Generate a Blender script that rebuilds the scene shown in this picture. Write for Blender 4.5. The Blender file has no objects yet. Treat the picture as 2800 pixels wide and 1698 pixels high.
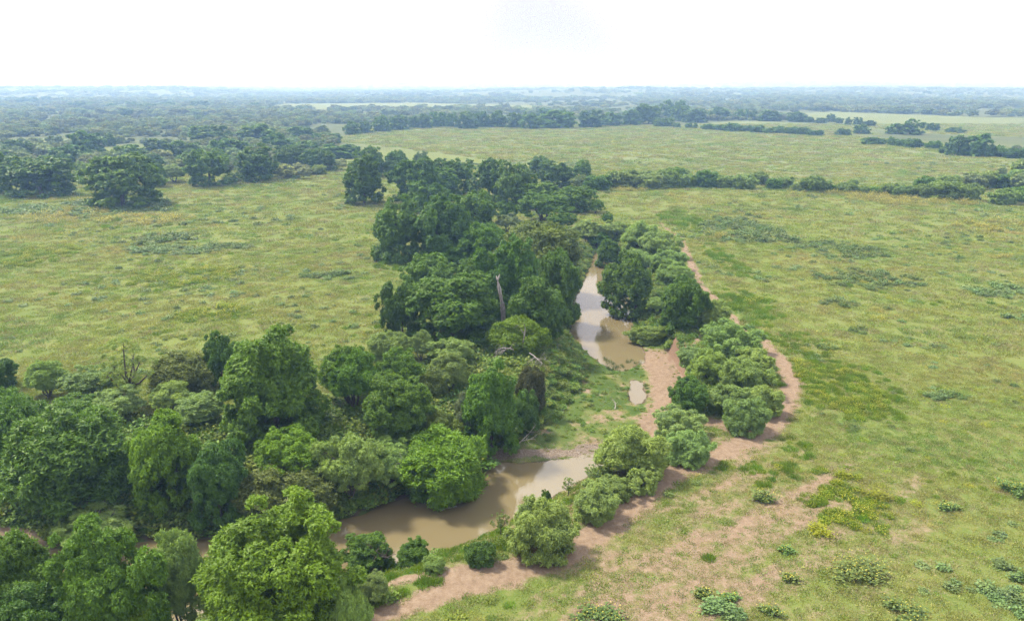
import bpy, math, random
import numpy as np
from mathutils import Vector
R=math.radians
sc=bpy.context.scene
# ------------------------------------------------------------------ camera, sky, sun, exposure
cam_d=bpy.data.cameras.new('camera'); cam=bpy.data.objects.new('camera',cam_d); sc.collection.objects.link(cam)
cam.location=(0,0,40); cam.rotation_euler=(R(90-16.446),0,0)
cam_d.sensor_width=36; cam_d.lens=26.68; cam_d.clip_start=1; cam_d.clip_end=60000
sc.camera=cam
SUN_AZ=-62.0; SUN_EL=57.0      # compass bearing from +Y (negative = left of the view), height
wd=bpy.data.worlds.new('World'); sc.world=wd; wd.use_nodes=True
nt=wd.node_tree; nt.nodes.clear(); N=nt.nodes.new; L=nt.links.new
out=N('ShaderNodeOutputWorld'); bg=N('ShaderNodeBackground'); L(bg.outputs[0],out.inputs[0]); bg.inputs[1].default_value=0.1
sky=N('ShaderNodeTexSky'); sky.sky_type='NISHITA'; sky.sun_disc=False; sky.sun_elevation=R(SUN_EL); sky.sun_rotation=R(SUN_AZ)
sky.air_density=1.0; sky.dust_density=3.0
tc=N('ShaderNodeTexCoord'); mp=N('ShaderNodeMapping'); mp.inputs['Scale'].default_value=(1.0,1.0,1.2); mp.inputs['Location'].default_value=(9.0,1.0,3.0); mp.inputs['Rotation'].default_value=(0,0,R(12))
L(tc.outputs['Generated'],mp.inputs[0])
nz=N('ShaderNodeTexNoise'); nz.inputs['Scale'].default_value=1.5; nz.inputs['Detail'].default_value=1.5; nz.inputs['Roughness'].default_value=0.5; L(mp.outputs[0],nz.inputs['Vector'])
cr=N('ShaderNodeValToRGB'); cr.color_ramp.elements[0].position=0.36; cr.color_ramp.elements[0].color=(9.2,9.05,9.1,1)
cr.color_ramp.elements[1].position=0.66; cr.color_ramp.elements[1].color=(3.8,3.65,4.45,1); cr.color_ramp.interpolation='EASE'; L(nz.outputs['Fac'],cr.inputs[0])
# an overcast deck is brighter overhead than at the horizon
sep=N('ShaderNodeSeparateXYZ'); L(tc.outputs['Generated'],sep.inputs[0])
mr=N('ShaderNodeMapRange'); mr.inputs['From Min'].default_value=0.0; mr.inputs['From Max'].default_value=1.0; mr.inputs['To Min'].default_value=1.0; mr.inputs['To Max'].default_value=1.6; L(sep.outputs['Z'],mr.inputs['Value'])
vm=N('ShaderNodeVectorMath'); vm.operation='SCALE'; L(cr.outputs[0],vm.inputs[0]); L(mr.outputs[0],vm.inputs['Scale'])
mx=N('ShaderNodeMix'); mx.data_type='RGBA'; mx.inputs['Factor'].default_value=0.93; L(sky.outputs[0],mx.inputs['A']); L(vm.outputs[0],mx.inputs['B'])
L(mx.outputs['Result'],bg.inputs[0])
sd=bpy.data.lights.new('sun','SUN'); sd.energy=4.2; sd.angle=R(8); sd.color=(1.0,0.93,0.80)
so=bpy.data.objects.new('sun',sd); sc.collection.objects.link(so)
dv=Vector((math.sin(R(SUN_AZ))*math.cos(R(SUN_EL)),math.cos(R(SUN_AZ))*math.cos(R(SUN_EL)),math.sin(R(SUN_EL))))
so.rotation_euler=dv.to_track_quat('Z','Y').to_euler()
so.location=(0,0,200)
sc.view_settings.view_transform='Standard'; sc.view_settings.look='None'; sc.view_settings.exposure=1.05; sc.view_settings.gamma=1.0; sc.view_settings.use_curve_mapping=False
cy=sc.cycles
cy.max_bounces=6; cy.diffuse_bounces=2; cy.glossy_bounces=2; cy.transmission_bounces=3; cy.volume_bounces=0; cy.transparent_max_bounces=4
cy.use_denoising=True
try: cy.denoiser='OPENIMAGEDENOISE'; cy.denoising_input_passes='RGB_ALBEDO_NORMAL'; cy.denoising_prefilter='NONE'
except Exception: pass
cy.use_adaptive_sampling=True; cy.adaptive_threshold=0.02
cy.caustics_reflective=False; cy.caustics_refractive=False
# ------------------------------------------------------------------ measured layout (metres; camera foot at the origin, y into the view)
WATER_LOW=[(-60.33, 64.51), (-44.56, 65.42), (-36.11, 66.78), (-30.13, 67.59), (-25.1, 67.74), (-19.35, 70.36), (-16.54, 71.65), (-13.44, 74.62), (-10.42, 76.41), (-4.89, 78.28), (-2.62, 83.0), (3.44, 83.31), (8.59, 84.39), (11.0, 85.37), (14.13, 87.41), (16.35, 88.11), (14.22, 84.39), (9.75, 80.73), (5.52, 76.14), (2.64, 73.75), (-0.52, 69.1), (-4.23, 66.06), (-7.38, 64.17), (-11.87, 61.86), (-15.34, 59.68), (-19.49, 56.78), (-25.99, 54.62), (-33.32, 51.62), (-48.15, 48.87)]
WATER_UP=[(24.98, 215.66), (20.5, 189.2), (15.99, 168.22), (11.64, 145.24), (11.33, 135.81), (12.39, 127.44), (14.46, 119.35), (16.06, 115.46), (18.03, 115.08), (21.63, 118.55), (22.58, 123.06), (22.33, 132.1), (22.94, 139.71), (24.4, 151.19), (25.46, 164.54), (26.78, 184.62), (27.25, 203.21)]
PUDDLE=[(19.13, 110.03), (17.93, 105.53), (17.28, 102.85), (17.89, 101.34), (19.08, 101.94), (19.71, 105.05), (19.79, 109.34)]
FLOOR=[(24.75, 213.7), (28.2, 187.48), (27.07, 163.05), (24.51, 141.13), (23.93, 130.43), (26.69, 126.73), (26.09, 117.87), (26.55, 110.42), (23.59, 99.97), (20.89, 96.41), (18.52, 89.92), (16.47, 87.3), (10.9, 84.6), (3.41, 82.56), (-2.6, 82.24), (-4.16, 83.62), (-2.71, 86.39), (2.05, 89.92), (6.12, 95.05), (10.58, 107.01), (12.04, 115.93), (10.92, 123.0), (9.98, 133.33), (10.54, 143.92), (14.9, 166.7), (20.74, 197.2)]
CLIFF=[(20.3, 123.7), (22.34, 121.88), (25.43, 119.68), (25.01, 110.8), (25.32, 102.88), (23.08, 94.49)]
PATHS=[[(45.02, 231.02, 0.35), (45.74, 201.64, 0.7), (41.8, 172.0, 0.9), (39.63, 152.93, 0.6), (39.45, 136.06, 0.6), (39.99, 124.63, 0.6), (41.1, 116.89, 0.9), (40.82, 108.14, 1.2), (39.42, 99.72, 1.4), (36.29, 92.4, 1.3), (32.06, 85.38, 1.5), (27.16, 80.85, 1.9), (21.76, 76.71, 1.7), (15.77, 72.04, 1.9), (11.16, 66.04, 2.0), (7.69, 62.13, 2.0), (4.17, 58.46, 1.9), (-1.13, 55.37, 1.3), (-6.16, 52.64, 1.1), (-10.8, 50.13, 1.0), (-16.41, 46.92, 0.9)], [(23.97, 87.82, 1.2), (26.79, 84.79, 1.6), (29.62, 82.5, 1.3)], [(1.28, 57.58, 0.7), (-1.7, 56.72, 0.6), (-6.71, 55.48, 0.5), (-10.75, 54.67, 0.4)], [(0.23, 54.87, 0.8), (-3.53, 54.87, 0.8), (-7.07, 52.93, 0.6), (-10.94, 50.74, 0.6)], [(32.65, 123.56, 0.3), (29.7, 115.79, 0.35), (26.35, 111.89, 0.5)], [(-61.37, 79.4, 1.0), (-52.51, 72.85, 1.1), (-46.54, 70.98, 0.8)], [(-53.46, 67.55, 0.7), (-48.88, 66.28, 0.6), (-46.67, 65.69, 0.5)], [(-19.02, 72.09, 0.35), (-17.76, 73.64, 0.4), (-16.28, 75.58, 0.35)]]
CATTLE_TRAIL=[(58.75, 125.23), (71.23, 129.59), (80.73, 132.34), (95.0, 135.0), (108.95, 137.67)]
PATCHES=[('flower', 44.6, 97.7, 6.6, 10.5), ('green', 45.1, 99.2, 8.3, 12.6), ('green', 44.1, 137.1, 5.4, 12.5), ('flower', 46.4, 141.1, 4.0, 3.7), ('dark', 67.2, 217.4, 12.5, 21.3), ('dark', 83.1, 190.8, 12.2, 10.8), ('dark', 76.2, 158.8, 11.2, 9.9), ('gold', 121.4, 297.6, 13.0, 12.0), ('gold', 147.1, 278.6, 22.8, 18.5), ('gold', 46.6, 307.2, 8.4, 6.4), ('gold', 61.6, 286.9, 5.5, 6.7), ('gold', 137.3, 221.2, 6.7, 6.2), ('gold', 152.1, 230.1, 6.3, 6.3), ('gold', 119.1, 182.4, 4.1, 2.4), ('teal', 98.3, 148.7, 6.7, 6.0), ('teal', 91.5, 130.1, 3.0, 1.9), ('flower', 32.9, 66.6, 3.9, 5.0), ('green', 32.8, 66.4, 4.3, 4.8), ('green', 26.7, 74.0, 4.3, 3.7), ('green', 15.0, 58.0, 2.9, 0.9), ('green', 0.0, 56.6, 1.5, 1.4), ('green', -6.7, 55.0, 1.4, 0.7), ('green', -8.3, 53.5, 2.1, 1.3), ('green', 45.8, 116.1, 5.7, 6.2), ('green', 53.1, 234.7, 5.8, 20.9), ('gold', 56.8, 207.7, 4.0, 6.1), ('green', 51.1, 176.2, 3.4, 19.8), ('flower', -72.6, 162.1, 11.4, 9.9), ('flower', -54.7, 133.5, 7.2, 5.3), ('flower', -116.6, 181.9, 8.1, 14.1), ('gold', -142.2, 241.5, 13.3, 14.1), ('gold', -113.6, 235.3, 13.6, 11.5), ('dark', -94.0, 204.9, 8.5, 8.9), ('teal', -143.5, 256.2, 29.5, 13.5), ('teal', -136.4, 270.1, 16.3, 10.0), ('dark', -74.5, 194.8, 8.1, 4.0), ('dark', -40.3, 162.0, 8.2, 3.8), ('green', -27.5, 174.4, 4.9, 6.5), ('teal', -86.9, 189.7, 11.6, 6.4), ('green', -1.6, 59.5, 2.6, 1.4), ('green', 23.8, 87.2, 1.6, 1.2), ('dark', 63.0, 140.4, 3.2, 2.9), ('green', 32.9, 79.4, 1.9, 3.1), ('teal', 40.1, 52.2, 1.5, 2.1), ('teal', 16.7, 51.3, 2.2, 1.4), ('dark', 58.7, 94.9, 2.8, 1.8), ('flower', 34.7, 73.0, 2.1, 1.4)]
WEEDS=[('yellow', 29.9, 55.7, 2.66, 1.81), ('yellow', 6.5, 50.4, 1.8, 1.11), ('yellow', 24.5, 59.0, 0.93, 0.95), ('yellow', 25.4, 67.8, 1.25, 1.6), ('yellow', 51.6, 69.5, 1.49, 2.18), ('yellow', 43.0, 66.3, 1.03, 1.39), ('lime', 37.1, 68.6, 1.9, 1.8), ('lime', 35.5, 72.9, 1.34, 1.14), ('lime', 28.7, 62.3, 1.36, 1.16), ('bluegreen', 56.8, 94.5, 1.54, 1.23), ('bluegreen', 42.5, 56.8, 1.08, 0.92), ('bluegreen', 43.0, 55.1, 1.05, 1.19), ('bluegreen', 16.2, 51.4, 1.49, 1.27), ('yellow', 50.4, 114.8, 1.66, 1.47), ('yellow', 15.6, 53.2, 0.85, 1.02), ('yellow', 17.3, 52.2, 1.01, 1.14), ('yellow', 20.3, 50.6, 0.98, 1.11), ('yellow', 31.5, 50.7, 1.48, 1.06), ('yellow', 23.5, 55.1, 0.79, 0.84)]
FAR_FIELDS=[[(-130.17, 589.74), (-141.16, 751.69), (-57.95, 824.03), (121.49, 851.28), (267.88, 751.69), (285.05, 613.42), (310.74, 547.38), (267.62, 401.76), (288.8, 362.74), (252.99, 316.31), (156.04, 330.45), (94.29, 371.79), (47.35, 401.76), (4.12, 424.48), (-63.66, 510.59)], [(403.37, 1173.33), (533.84, 1311.59), (667.3, 1019.41), (421.16, 639.05), (360.46, 697.16), (370.82, 851.28)], [(-457.22, 1458.64), (-538.21, 1878.77), (-254.63, 2077.77), (70.72, 1714.37), (14.44, 1515.19), (-256.42, 1458.64)], [(-370.3, 589.74), (-375.03, 613.42), (-346.58, 603.73), (-323.66, 547.38), (-341.29, 547.38)], [(194.02, 851.28), (282.01, 933.48), (357.22, 851.28), (309.41, 666.86), (260.37, 730.29)]]
SNAG=(-1.65, 125.66, -0.1, 0.7, 0.7, 5.97)
TREES=[
('P', 'br', 'tree', 'bright yellow-green leafy tree at the bottom, right of the dark riverside trees', '', -17.73, 48.18, -0.1, 6.24, 6.24, 10.73),
('P', 'gr', 'tree', 'wide deep green tree over the hidden water in the lower left', '', -29.31, 46.36, -0.95, 3.88, 3.88, 11.21),
('P', 'gr', 'tree', 'green tree cut by the left border at the bottom, beside a glimpse of water', '', -36.78, 46.63, -1.82, 3.81, 3.81, 10.87),
('P', 'br', 'tree', 'low bright green treetop at the bottom border, left of the brightest tree', '', -27.29, 45.9, -0.5, 2.62, 2.62, 5.92),
('P', 'dk', 'tree', 'dark treetop filling the bottom left corner', '', -33.09, 43.63, -0.42, 3.62, 3.62, 7.78),
('M', 'mp', 'tree', 'pale feathery thin-leaved tree between the two big green trees at the lower left', '', -25.81, 50.35, -2.12, 2.47, 2.47, 9.47),
('M', 'mp', 'tree', 'pale rounded crown rising behind the wide deep green tree at the lower left', '', -41.04, 66.02, -4.0, 3.83, 2.78, 3.71),
('W', 'yl', 'shrub', 'pale yellow-green drooping bush at the bottom border beside the bright tree', '', -12.13, 46.95, 0.12, 1.9, 1.9, 5.3),
('M', 'mp', 'shrub', 'thin greyish bush behind the pale drooping bush at the bottom border', '', -11.16, 52.09, -0.0, 1.25, 1.25, 2.72),
('P', 'gr', 'tree', 'dark leafy small tree in front of the lower pool, the wider of two', '', -13.43, 62.01, -4.0, 2.51, 2.51, 3.78),
('P', 'gr', 'tree', 'dark leafy small tree in front of the lower pool, the slimmer right one', '', -9.03, 60.18, -2.58, 1.69, 1.69, 2.98),
('E', 'gr', 'tree', 'huge fine-leaved green mound of a tree above the pink bank at the left', '', -45.76, 71.81, -1.12, 6.27, 6.27, 8.43),
('E', 'gr', 'tree', 'dark fine-leaved tree cut by the left border behind the huge green mound', '', -54.86, 75.54, -0.05, 4.44, 4.44, 7.86),
('P', 'br', 'tree', 'tree with a bright yellow-green top between the huge mound and the dark trees', '', -36.05, 70.96, -1.95, 3.63, 3.63, 9.24),
('P', 'dk', 'tree', 'dark leafy tree hanging over the green slope left of the lower pool', '', -30.04, 69.21, -2.92, 3.0, 3.0, 8.57),
('E', 'ol', 'tree', 'olive grey-green tree with hanging twigs above the slope left of the lower pool', '', -24.06, 70.57, -2.92, 5.0, 3.76, 5.01),
('P', 'br', 'tree', 'small bright yellow-green crown standing out in front of the tallest dark tree at left', '', -24.24, 74.44, -1.2, 3.21, 3.21, 5.91),
('M', 'mp', 'tree', 'pale blue-green leafy tree left of the round tree that overhangs the pool', '', -17.4, 72.96, -3.0, 3.39, 3.39, 8.1),
('P', 'gr', 'tree', 'tallest deep green tree on the left bank, standing before the left field', '', -28.29, 83.52, -0.1, 6.39, 6.39, 12.79),
('P', 'dk', 'tree', 'narrow dark tree half hidden behind the left side of the tallest deep green tree', '', -40.39, 98.76, -0.13, 2.41, 2.41, 7.5),
('P', 'br', 'shrub', 'fresh green bush at the foot of the tallest deep green tree', '', -32.04, 84.62, -0.12, 1.98, 1.98, 3.16),
('O', 'pl', 'tree', 'sparse open tree showing dark crooked trunk and branches against the left field', '', -49.32, 91.25, -0.08, 3.72, 3.72, 8.84),
('M', 'mp', 'tree', 'leftmost pale feathery tree against the left field, with a forked dark trunk', '', -62.18, 94.51, -0.09, 2.77, 2.77, 5.03),
('M', 'mp', 'tree', 'pale feathery round tree left of the sparse crooked tree', '', -56.27, 93.93, -0.12, 3.25, 3.25, 4.53),
('M', 'mp', 'tree', 'pale feathery bush in front of the sparse crooked tree', '', -48.96, 86.79, -0.06, 2.85, 2.85, 4.24),
('E', 'ol', 'tree', 'rounded olive-topped tree right of the sparse crooked tree', '', -44.64, 96.17, -0.15, 4.22, 3.94, 5.26),
('M', 'mp', 'shrub', 'pale grey-green bush below the rounded olive-topped tree', '', -43.62, 89.3, -0.08, 2.54, 2.54, 4.32),
('M', 'mp', 'shrub', 'pale tiered bush at the lower left of the tallest deep green tree', '', -38.07, 86.12, -0.08, 3.38, 2.93, 3.9),
('M', 'gr', 'shrub', 'mid-green thicket bush behind the huge fine-leaved mound', '', -53.84, 86.03, -0.06, 3.65, 2.67, 3.56),
('M', 'mp', 'shrub', 'pale bush at the left border below the dark crown', '', -64.96, 88.37, -0.14, 3.27, 2.75, 3.66),
('P', 'dk', 'tree', 'dark crown poking in at the left border before the field', '', -71.46, 97.56, -0.03, 2.75, 2.75, 4.47),
('M', 'gr', 'tree', 'feathery tree with a leaning bare trunk right of the tallest deep green tree', '', -20.17, 89.55, 0.06, 3.47, 3.47, 8.31),
('M', 'gr', 'tree', 'dense dark feathery tree in the middle of the left thicket', '', -21.0, 91.49, 0.01, 3.73, 3.73, 7.97),
('P', 'gr', 'tree', 'leafy green tree with a lumpy crown right of the leaning-trunk tree', '', -13.69, 83.29, -0.21, 3.79, 3.79, 7.82),
('M', 'gr', 'tree', 'grey-green feathery tree behind the lumpy-crowned leafy tree', '', -15.02, 95.62, -0.04, 3.2, 3.2, 6.39),
('E', 'pl', 'tree', 'small pale domed crown in front of the big dark clump', '', -18.87, 109.04, 0.03, 2.82, 2.82, 4.12),
('M', 'mp', 'shrub', 'pale spiky bush at the foot of the biggest clump tree', '', -13.87, 108.79, -0.05, 1.91, 1.91, 4.76),
('M', 'mp', 'shrub', 'pale yellowish bush beside the spiky bush below the big dark clump', '', -9.1, 106.58, 0.03, 3.09, 3.09, 4.3),
('M', 'mp', 'tree', 'pale loose tree left of the dark-bottomed tree by the green bar', '', -8.38, 96.15, -0.02, 2.91, 2.91, 5.56),
('E', 'ol', 'shrub', 'olive bush squeezed between two leafy trees mid-left of the bar', '', -10.7, 94.03, -0.03, 1.78, 1.78, 3.68),
('P', 'gr', 'tree', 'big leafy tree beside the green bar, its top bright and base dark', '', -2.57, 85.96, -3.68, 3.8, 3.8, 11.27),
('E', 'br2', 'shrub', 'dark brownish shrub against the right side of the tree beside the green bar', '', 2.55, 95.09, -1.78, 1.99, 1.99, 5.3),
('P', 'dk', 'shrub', 'dark bush at the lower right of the tree beside the green bar', '', 1.78, 90.24, -2.65, 1.82, 1.82, 5.13),
('W', 'gy', 'tree', 'pale grey-green slender tree in front of the tree beside the green bar', '', -4.85, 87.31, -2.34, 2.13, 2.13, 5.85),
('W', 'ol', 'tree', 'olive tree with drooping sprays above the round tree overhanging the pool', '', -8.58, 83.42, -1.23, 2.14, 2.14, 4.16),
('E', 'br', 'tree', 'round bright green tree overhanging the lower pool', '', -7.7, 77.07, -4.0, 4.92, 4.91, 6.55),
('M', 'mp', 'tree', 'pale green tree between the round overhanging tree and the blue-green tree', '', -13.62, 76.37, -3.09, 3.21, 3.21, 5.23),
('P', 'gr', 'tree', 'broadest lumpy dark green tree at the front of the central clump', '', -9.88, 117.69, -0.0, 7.31, 7.31, 10.81),
('P', 'dk', 'tree', 'darker tree at the left edge of the central clump', '', -17.99, 118.09, -0.04, 3.25, 3.25, 10.0),
('P', 'gr', 'tree', 'rounded tree at the upper left of the central clump', '', -15.78, 142.02, -0.06, 5.15, 5.15, 9.44),
('P', 'gr', 'tree', 'tree behind the broadest tree, left of the dead snag', '', -6.83, 140.07, -0.17, 4.52, 4.52, 9.7),
('P', 'dk', 'tree', 'tall dark tree right behind the dead snag', '', -0.05, 129.71, -0.16, 5.23, 5.23, 14.6),
('P', 'gr', 'tree', 'dark lumpy tree right of the dead snag', '', 3.63, 118.35, -0.05, 4.52, 4.52, 10.5),
('P', 'gr', 'tree', 'tall green tree of the clump nearest the upper pool', '', 8.65, 138.0, -2.73, 4.52, 4.52, 14.15),
('E', 'br', 'tree', 'yellow-green domed tree with grey dead branches in front of it', '', 0.7, 111.81, 0.07, 4.32, 4.12, 5.49),
('E', 'ol', 'tree', 'broad flat olive-topped tree leaning over the upper pool', '', 5.79, 158.63, -0.24, 9.02, 8.59, 11.46),
('E', 'gr', 'tree', 'pale green domed tree behind the central clump', '', -6.59, 172.6, -0.02, 5.49, 5.49, 9.53),
('P', 'gr', 'tree', 'low leafy crown between the dark twin trees and the central clump', '', -13.93, 171.62, -0.0, 4.62, 4.62, 6.21),
('P', 'fd', 'tree', 'left of two large dark twin trees at the edge of the left field', '', -27.53, 178.64, 0.03, 6.62, 6.62, 14.08),
('P', 'fd', 'tree', 'right of two large dark twin trees at the edge of the left field', '', -16.43, 176.05, 0.03, 6.96, 6.96, 15.15),
('P', 'gr', 'tree', 'mid-green domed tree at the right shoulder of the dark twin trees', '', -10.46, 215.79, -0.07, 6.56, 6.56, 11.98),
('P', 'gr', 'tree', 'light green crown just above the dark twin trees', '', -26.87, 251.55, -0.05, 8.6, 7.11, 9.48),
('P', 'gr', 'tree', 'green crown second above the dark twin trees', '', -28.33, 281.92, 0.06, 9.59, 7.94, 10.58),
('P', 'fd', 'tree', 'dark rounded tree right of the block-shaped lone tree', '', -34.63, 272.65, 0.08, 8.07, 8.07, 15.18),
('P', 'fd', 'tree', 'dark tree at the back of the grove right of the block-shaped lone tree', '', -22.71, 297.2, 0.06, 7.92, 7.92, 13.83),
('P', 'fd', 'tree', 'dark block-shaped tree alone in the left field', '', -52.31, 268.96, 0.16, 7.57, 7.57, 15.7),
('P', 'fd', 'tree', 'tall dark tree at the left of the grove before the pale middle field', '', -7.96, 274.18, -0.13, 7.32, 7.32, 14.74),
('P', 'fd', 'tree', 'dark tree in the centre of the grove before the pale middle field', '', 1.05, 263.72, -0.18, 6.54, 6.54, 14.76),
('P', 'fd', 'tree', 'dark round crown standing highest against the pale middle field', '', 13.11, 356.5, -0.12, 6.02, 6.02, 9.68),
('P', 'fd', 'tree', 'dark spreading tree right of the highest round crown', '', 18.79, 317.59, -0.02, 8.15, 7.27, 9.69),
('P', 'gr', 'tree', 'small bushy tree at the right end of the grove', '', 31.53, 344.78, -0.08, 4.67, 4.67, 8.04),
('P', 'gr', 'tree', 'green tree with a yellowish tuft in the middle of the grove', '', 7.86, 259.08, -0.21, 7.71, 6.55, 8.74),
('M', 'gr', 'tree', 'spreading grey-green tree over the dry gully', '', 9.46, 234.82, -0.14, 8.4, 6.24, 8.32),
('P', 'gr', 'tree', 'leafy tree right of the gully tree', '', 19.5, 252.41, -0.18, 6.78, 6.78, 9.12),
('M', 'mp', 'shrub', 'pale round bush right of the gully tree', '', 21.44, 251.28, -0.15, 2.83, 2.83, 4.54),
('M', 'gr', 'shrub', 'dark low bush at the end of the thin trail', '', 27.38, 248.1, -0.13, 2.92, 2.92, 4.47),
('M', 'gr', 'shrub', 'rounded grey-green bush below the gully tree', '', 14.22, 216.62, -0.02, 3.63, 3.63, 5.68),
('P', 'fd', 'shrub', 'dark bush in the shade at the foot of the grove', '', -1.46, 231.68, -0.05, 3.64, 3.64, 6.07),
('M', 'gy', 'shrub', 'grey twiggy bush at the head of the upper pool', '', -1.14, 214.37, -0.03, 3.17, 3.17, 5.2),
('M', 'gy', 'shrub', 'low grey twiggy bush beside the flat olive-topped tree', '', 4.55, 213.11, -0.14, 2.95, 2.24, 2.99),
('M', 'mp', 'shrub', 'pale open bush on the far bank of the upper pool', '', 21.13, 211.46, -1.86, 4.29, 4.28, 5.71),
('M', 'gr', 'shrub', 'small round bush beside the thin trail', '', 28.58, 226.6, -0.02, 1.9, 1.9, 3.68),
('W', 'mp', 'shrub', 'feathery bush at the top of the right bank brush', '', 29.89, 212.34, -0.75, 4.4, 3.19, 4.25),
('W', 'mp', 'shrub', 'wide feathery bush in the right bank brush', '', 32.65, 190.82, -0.24, 5.11, 5.02, 6.69),
('W', 'mp', 'shrub', 'feathery pale bush along the thin trail', '', 35.93, 180.13, 0.22, 4.84, 4.47, 5.96),
('M', 'gr', 'shrub', 'grey-green bush above the narrow end of the upper pool', '', 24.6, 210.78, -4.0, 3.35, 3.35, 5.13),
('P', 'gr', 'shrub', 'round green bush at the water edge of the upper pool', '', 24.62, 188.32, -4.0, 3.47, 3.47, 6.81),
('W', 'mp', 'shrub', 'pale bush behind the dark tree leaning over the upper pool', '', 29.84, 173.86, -1.94, 3.83, 3.83, 5.26),
('W', 'mp', 'shrub', 'pale bushy crown between the thin trail and the dark right-bank trees', '', 35.41, 166.54, 0.18, 4.16, 3.52, 4.69),
('W', 'mp', 'shrub', 'low pale bush next to the thin trail behind the rounded dark tree', '', 34.35, 154.88, 0.1, 4.2, 3.04, 4.05),
('P', 'gr', 'tree', 'dark tree leaning over the right side of the upper pool', '', 23.18, 145.64, -4.0, 5.0, 5.0, 12.03),
('P', 'gr', 'tree', 'dark round tree on the right bank beside the thin trail', '', 29.82, 125.86, -0.85, 4.35, 4.35, 9.77),
('W', 'mp', 'shrub', 'pale bush tucked behind the dark round right-bank tree', '', 34.32, 124.96, 0.05, 2.81, 2.81, 4.97),
('M', 'mp', 'shrub', 'small pale bush between the two dark right-bank trees', '', 27.81, 137.69, -1.24, 2.1, 2.1, 3.26),
('B', 'pl', 'shrub', 'bushy green brush on top of the cut bank', '', 24.5, 128.3, -3.67, 3.7, 2.22, 2.8),
('W', 'mp', 'shrub', 'wide pale bush in front of the dark round right-bank tree', '', 34.13, 110.64, 0.0, 4.79, 3.91, 5.21),
('W', 'mp', 'shrub', 'low bush on the edge of the eroded bank', '', 27.28, 106.76, -0.07, 2.77, 2.08, 2.77),
('W', 'yl', 'shrub', 'yellowish bush at the left of the group inside the bend of the track', '', 27.85, 100.62, 0.07, 3.09, 3.01, 4.01),
('W', 'mp', 'shrub', 'pale bush at the top of the group inside the bend of the track', '', 34.35, 101.16, 0.09, 3.27, 3.1, 4.14),
('W', 'yl', 'shrub', 'yellow-green bush in the centre of the group inside the bend of the track', '', 31.51, 95.74, 0.07, 3.26, 3.26, 4.78),
('W', 'yl', 'shrub', 'pale bush below the centre of the group inside the bend of the track', '', 27.96, 89.6, 0.03, 2.79, 2.72, 3.63),
('W', 'yl', 'shrub', 'pale bush at the right of the group inside the bend of the track', '', 31.83, 89.09, 0.04, 2.73, 2.51, 3.34),
('W', 'mp', 'shrub', 'lowest round bush of the group inside the bend of the track', '', 28.11, 83.81, 0.0, 2.45, 2.45, 4.26),
('P', 'fd', 'shrub', 'dark green leafy bush left of the pale bushes inside the bend of the track', '', 22.38, 89.16, -0.03, 2.16, 2.16, 4.93),
('W', 'mp', 'shrub', 'pale bush above the bare patch by the lower pool', '', 19.88, 82.47, 0.01, 3.08, 2.55, 3.4),
('W', 'mp', 'shrub', 'round pale bush between the bare patch and the track', '', 19.29, 75.9, 0.1, 2.37, 2.37, 3.76),
('W', 'yl', 'shrub', 'large pale drooping bush at the right end of the lower pool', '', 12.7, 73.04, 0.17, 4.14, 3.66, 4.88),
('W', 'yl', 'shrub', 'small bright bush next to the track at the end of the lower pool', '', 13.36, 69.74, 0.21, 1.67, 1.67, 2.31),
('W', 'yl', 'shrub', 'yellowish bush between two rounder bushes along the near bank', '', 10.28, 68.24, 0.18, 2.09, 1.71, 2.28),
('W', 'mp', 'shrub', 'round bush hugging the track on the near bank', '', 8.05, 65.01, 0.18, 2.36, 2.36, 3.38),
('W', 'yl', 'shrub', 'largest round pale bush on the near bank of the lower pool', '', 2.57, 58.94, 0.21, 3.18, 3.18, 4.69),
('O', 'pl', 'shrub', 'thin see-through sapling at the left of the largest near-bank bush', '', -1.06, 61.94, -0.15, 0.83, 0.83, 2.55),
('P', 'gr', 'shrub', 'tiny dark sapling outlined against the bright water', '', 3.62, 70.73, -2.38, 0.62, 0.62, 1.95),
('O', 'pl', 'shrub', 'wispy sapling at the bright end of the lower pool', '', 5.79, 69.45, -0.31, 0.8, 0.8, 1.91),
('O', 'pl', 'shrub', 'wispy bush below the large drooping bush', '', 8.78, 71.27, 0.16, 1.13, 1.13, 1.85),
('B', 'fd', 'shrub', 'dark low shrub on the grassy near bank', '', -2.76, 57.2, 0.18, 1.13, 1.13, 1.89),
('B', 'pl', 'shrub', 'pale weedy shrub at the water edge of the near bank', '', -6.64, 56.24, 0.11, 0.89, 0.89, 1.31),
('P', 'fd', 'tree', 'largest domed tree standing out into the left field', '', -134.39, 262.01, -0.01, 12.08, 12.08, 17.45),
('P', 'fd', 'tree', 'wide dark tree at the far left edge of the left field', '', -179.3, 290.2, 0.17, 13.49, 11.14, 14.85),
('P', 'gr', 'tree', 'tree cut by the left border beyond the left field', '', -200.39, 295.83, 0.14, 6.3, 6.3, 15.28),
('P', 'gr', 'shrub', 'lighter bush in front of the wide dark tree at the far left', '', -176.55, 295.73, 0.12, 4.88, 4.88, 9.12),
('P', 'fd', 'tree', 'dark tree touching the right side of the largest domed tree', '', -146.95, 315.16, 0.23, 3.82, 3.82, 9.41),
('P', 'fd', 'tree', 'left of the matching pair of round dark trees beyond the left field', '', -126.75, 321.5, 0.2, 9.78, 9.78, 15.5),
('P', 'fd', 'tree', 'right of the matching pair of round dark trees beyond the left field', '', -112.9, 336.42, 0.17, 9.73, 9.73, 14.4),
('M', 'mp', 'shrub', 'pale shrub left of the matching pair of round trees', '', -145.36, 329.32, 0.17, 5.74, 5.59, 7.45),
('M', 'mp', 'shrub', 'pale shrub left of the largest domed tree', '', -196.23, 350.02, 0.02, 3.38, 3.38, 6.93),
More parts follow.
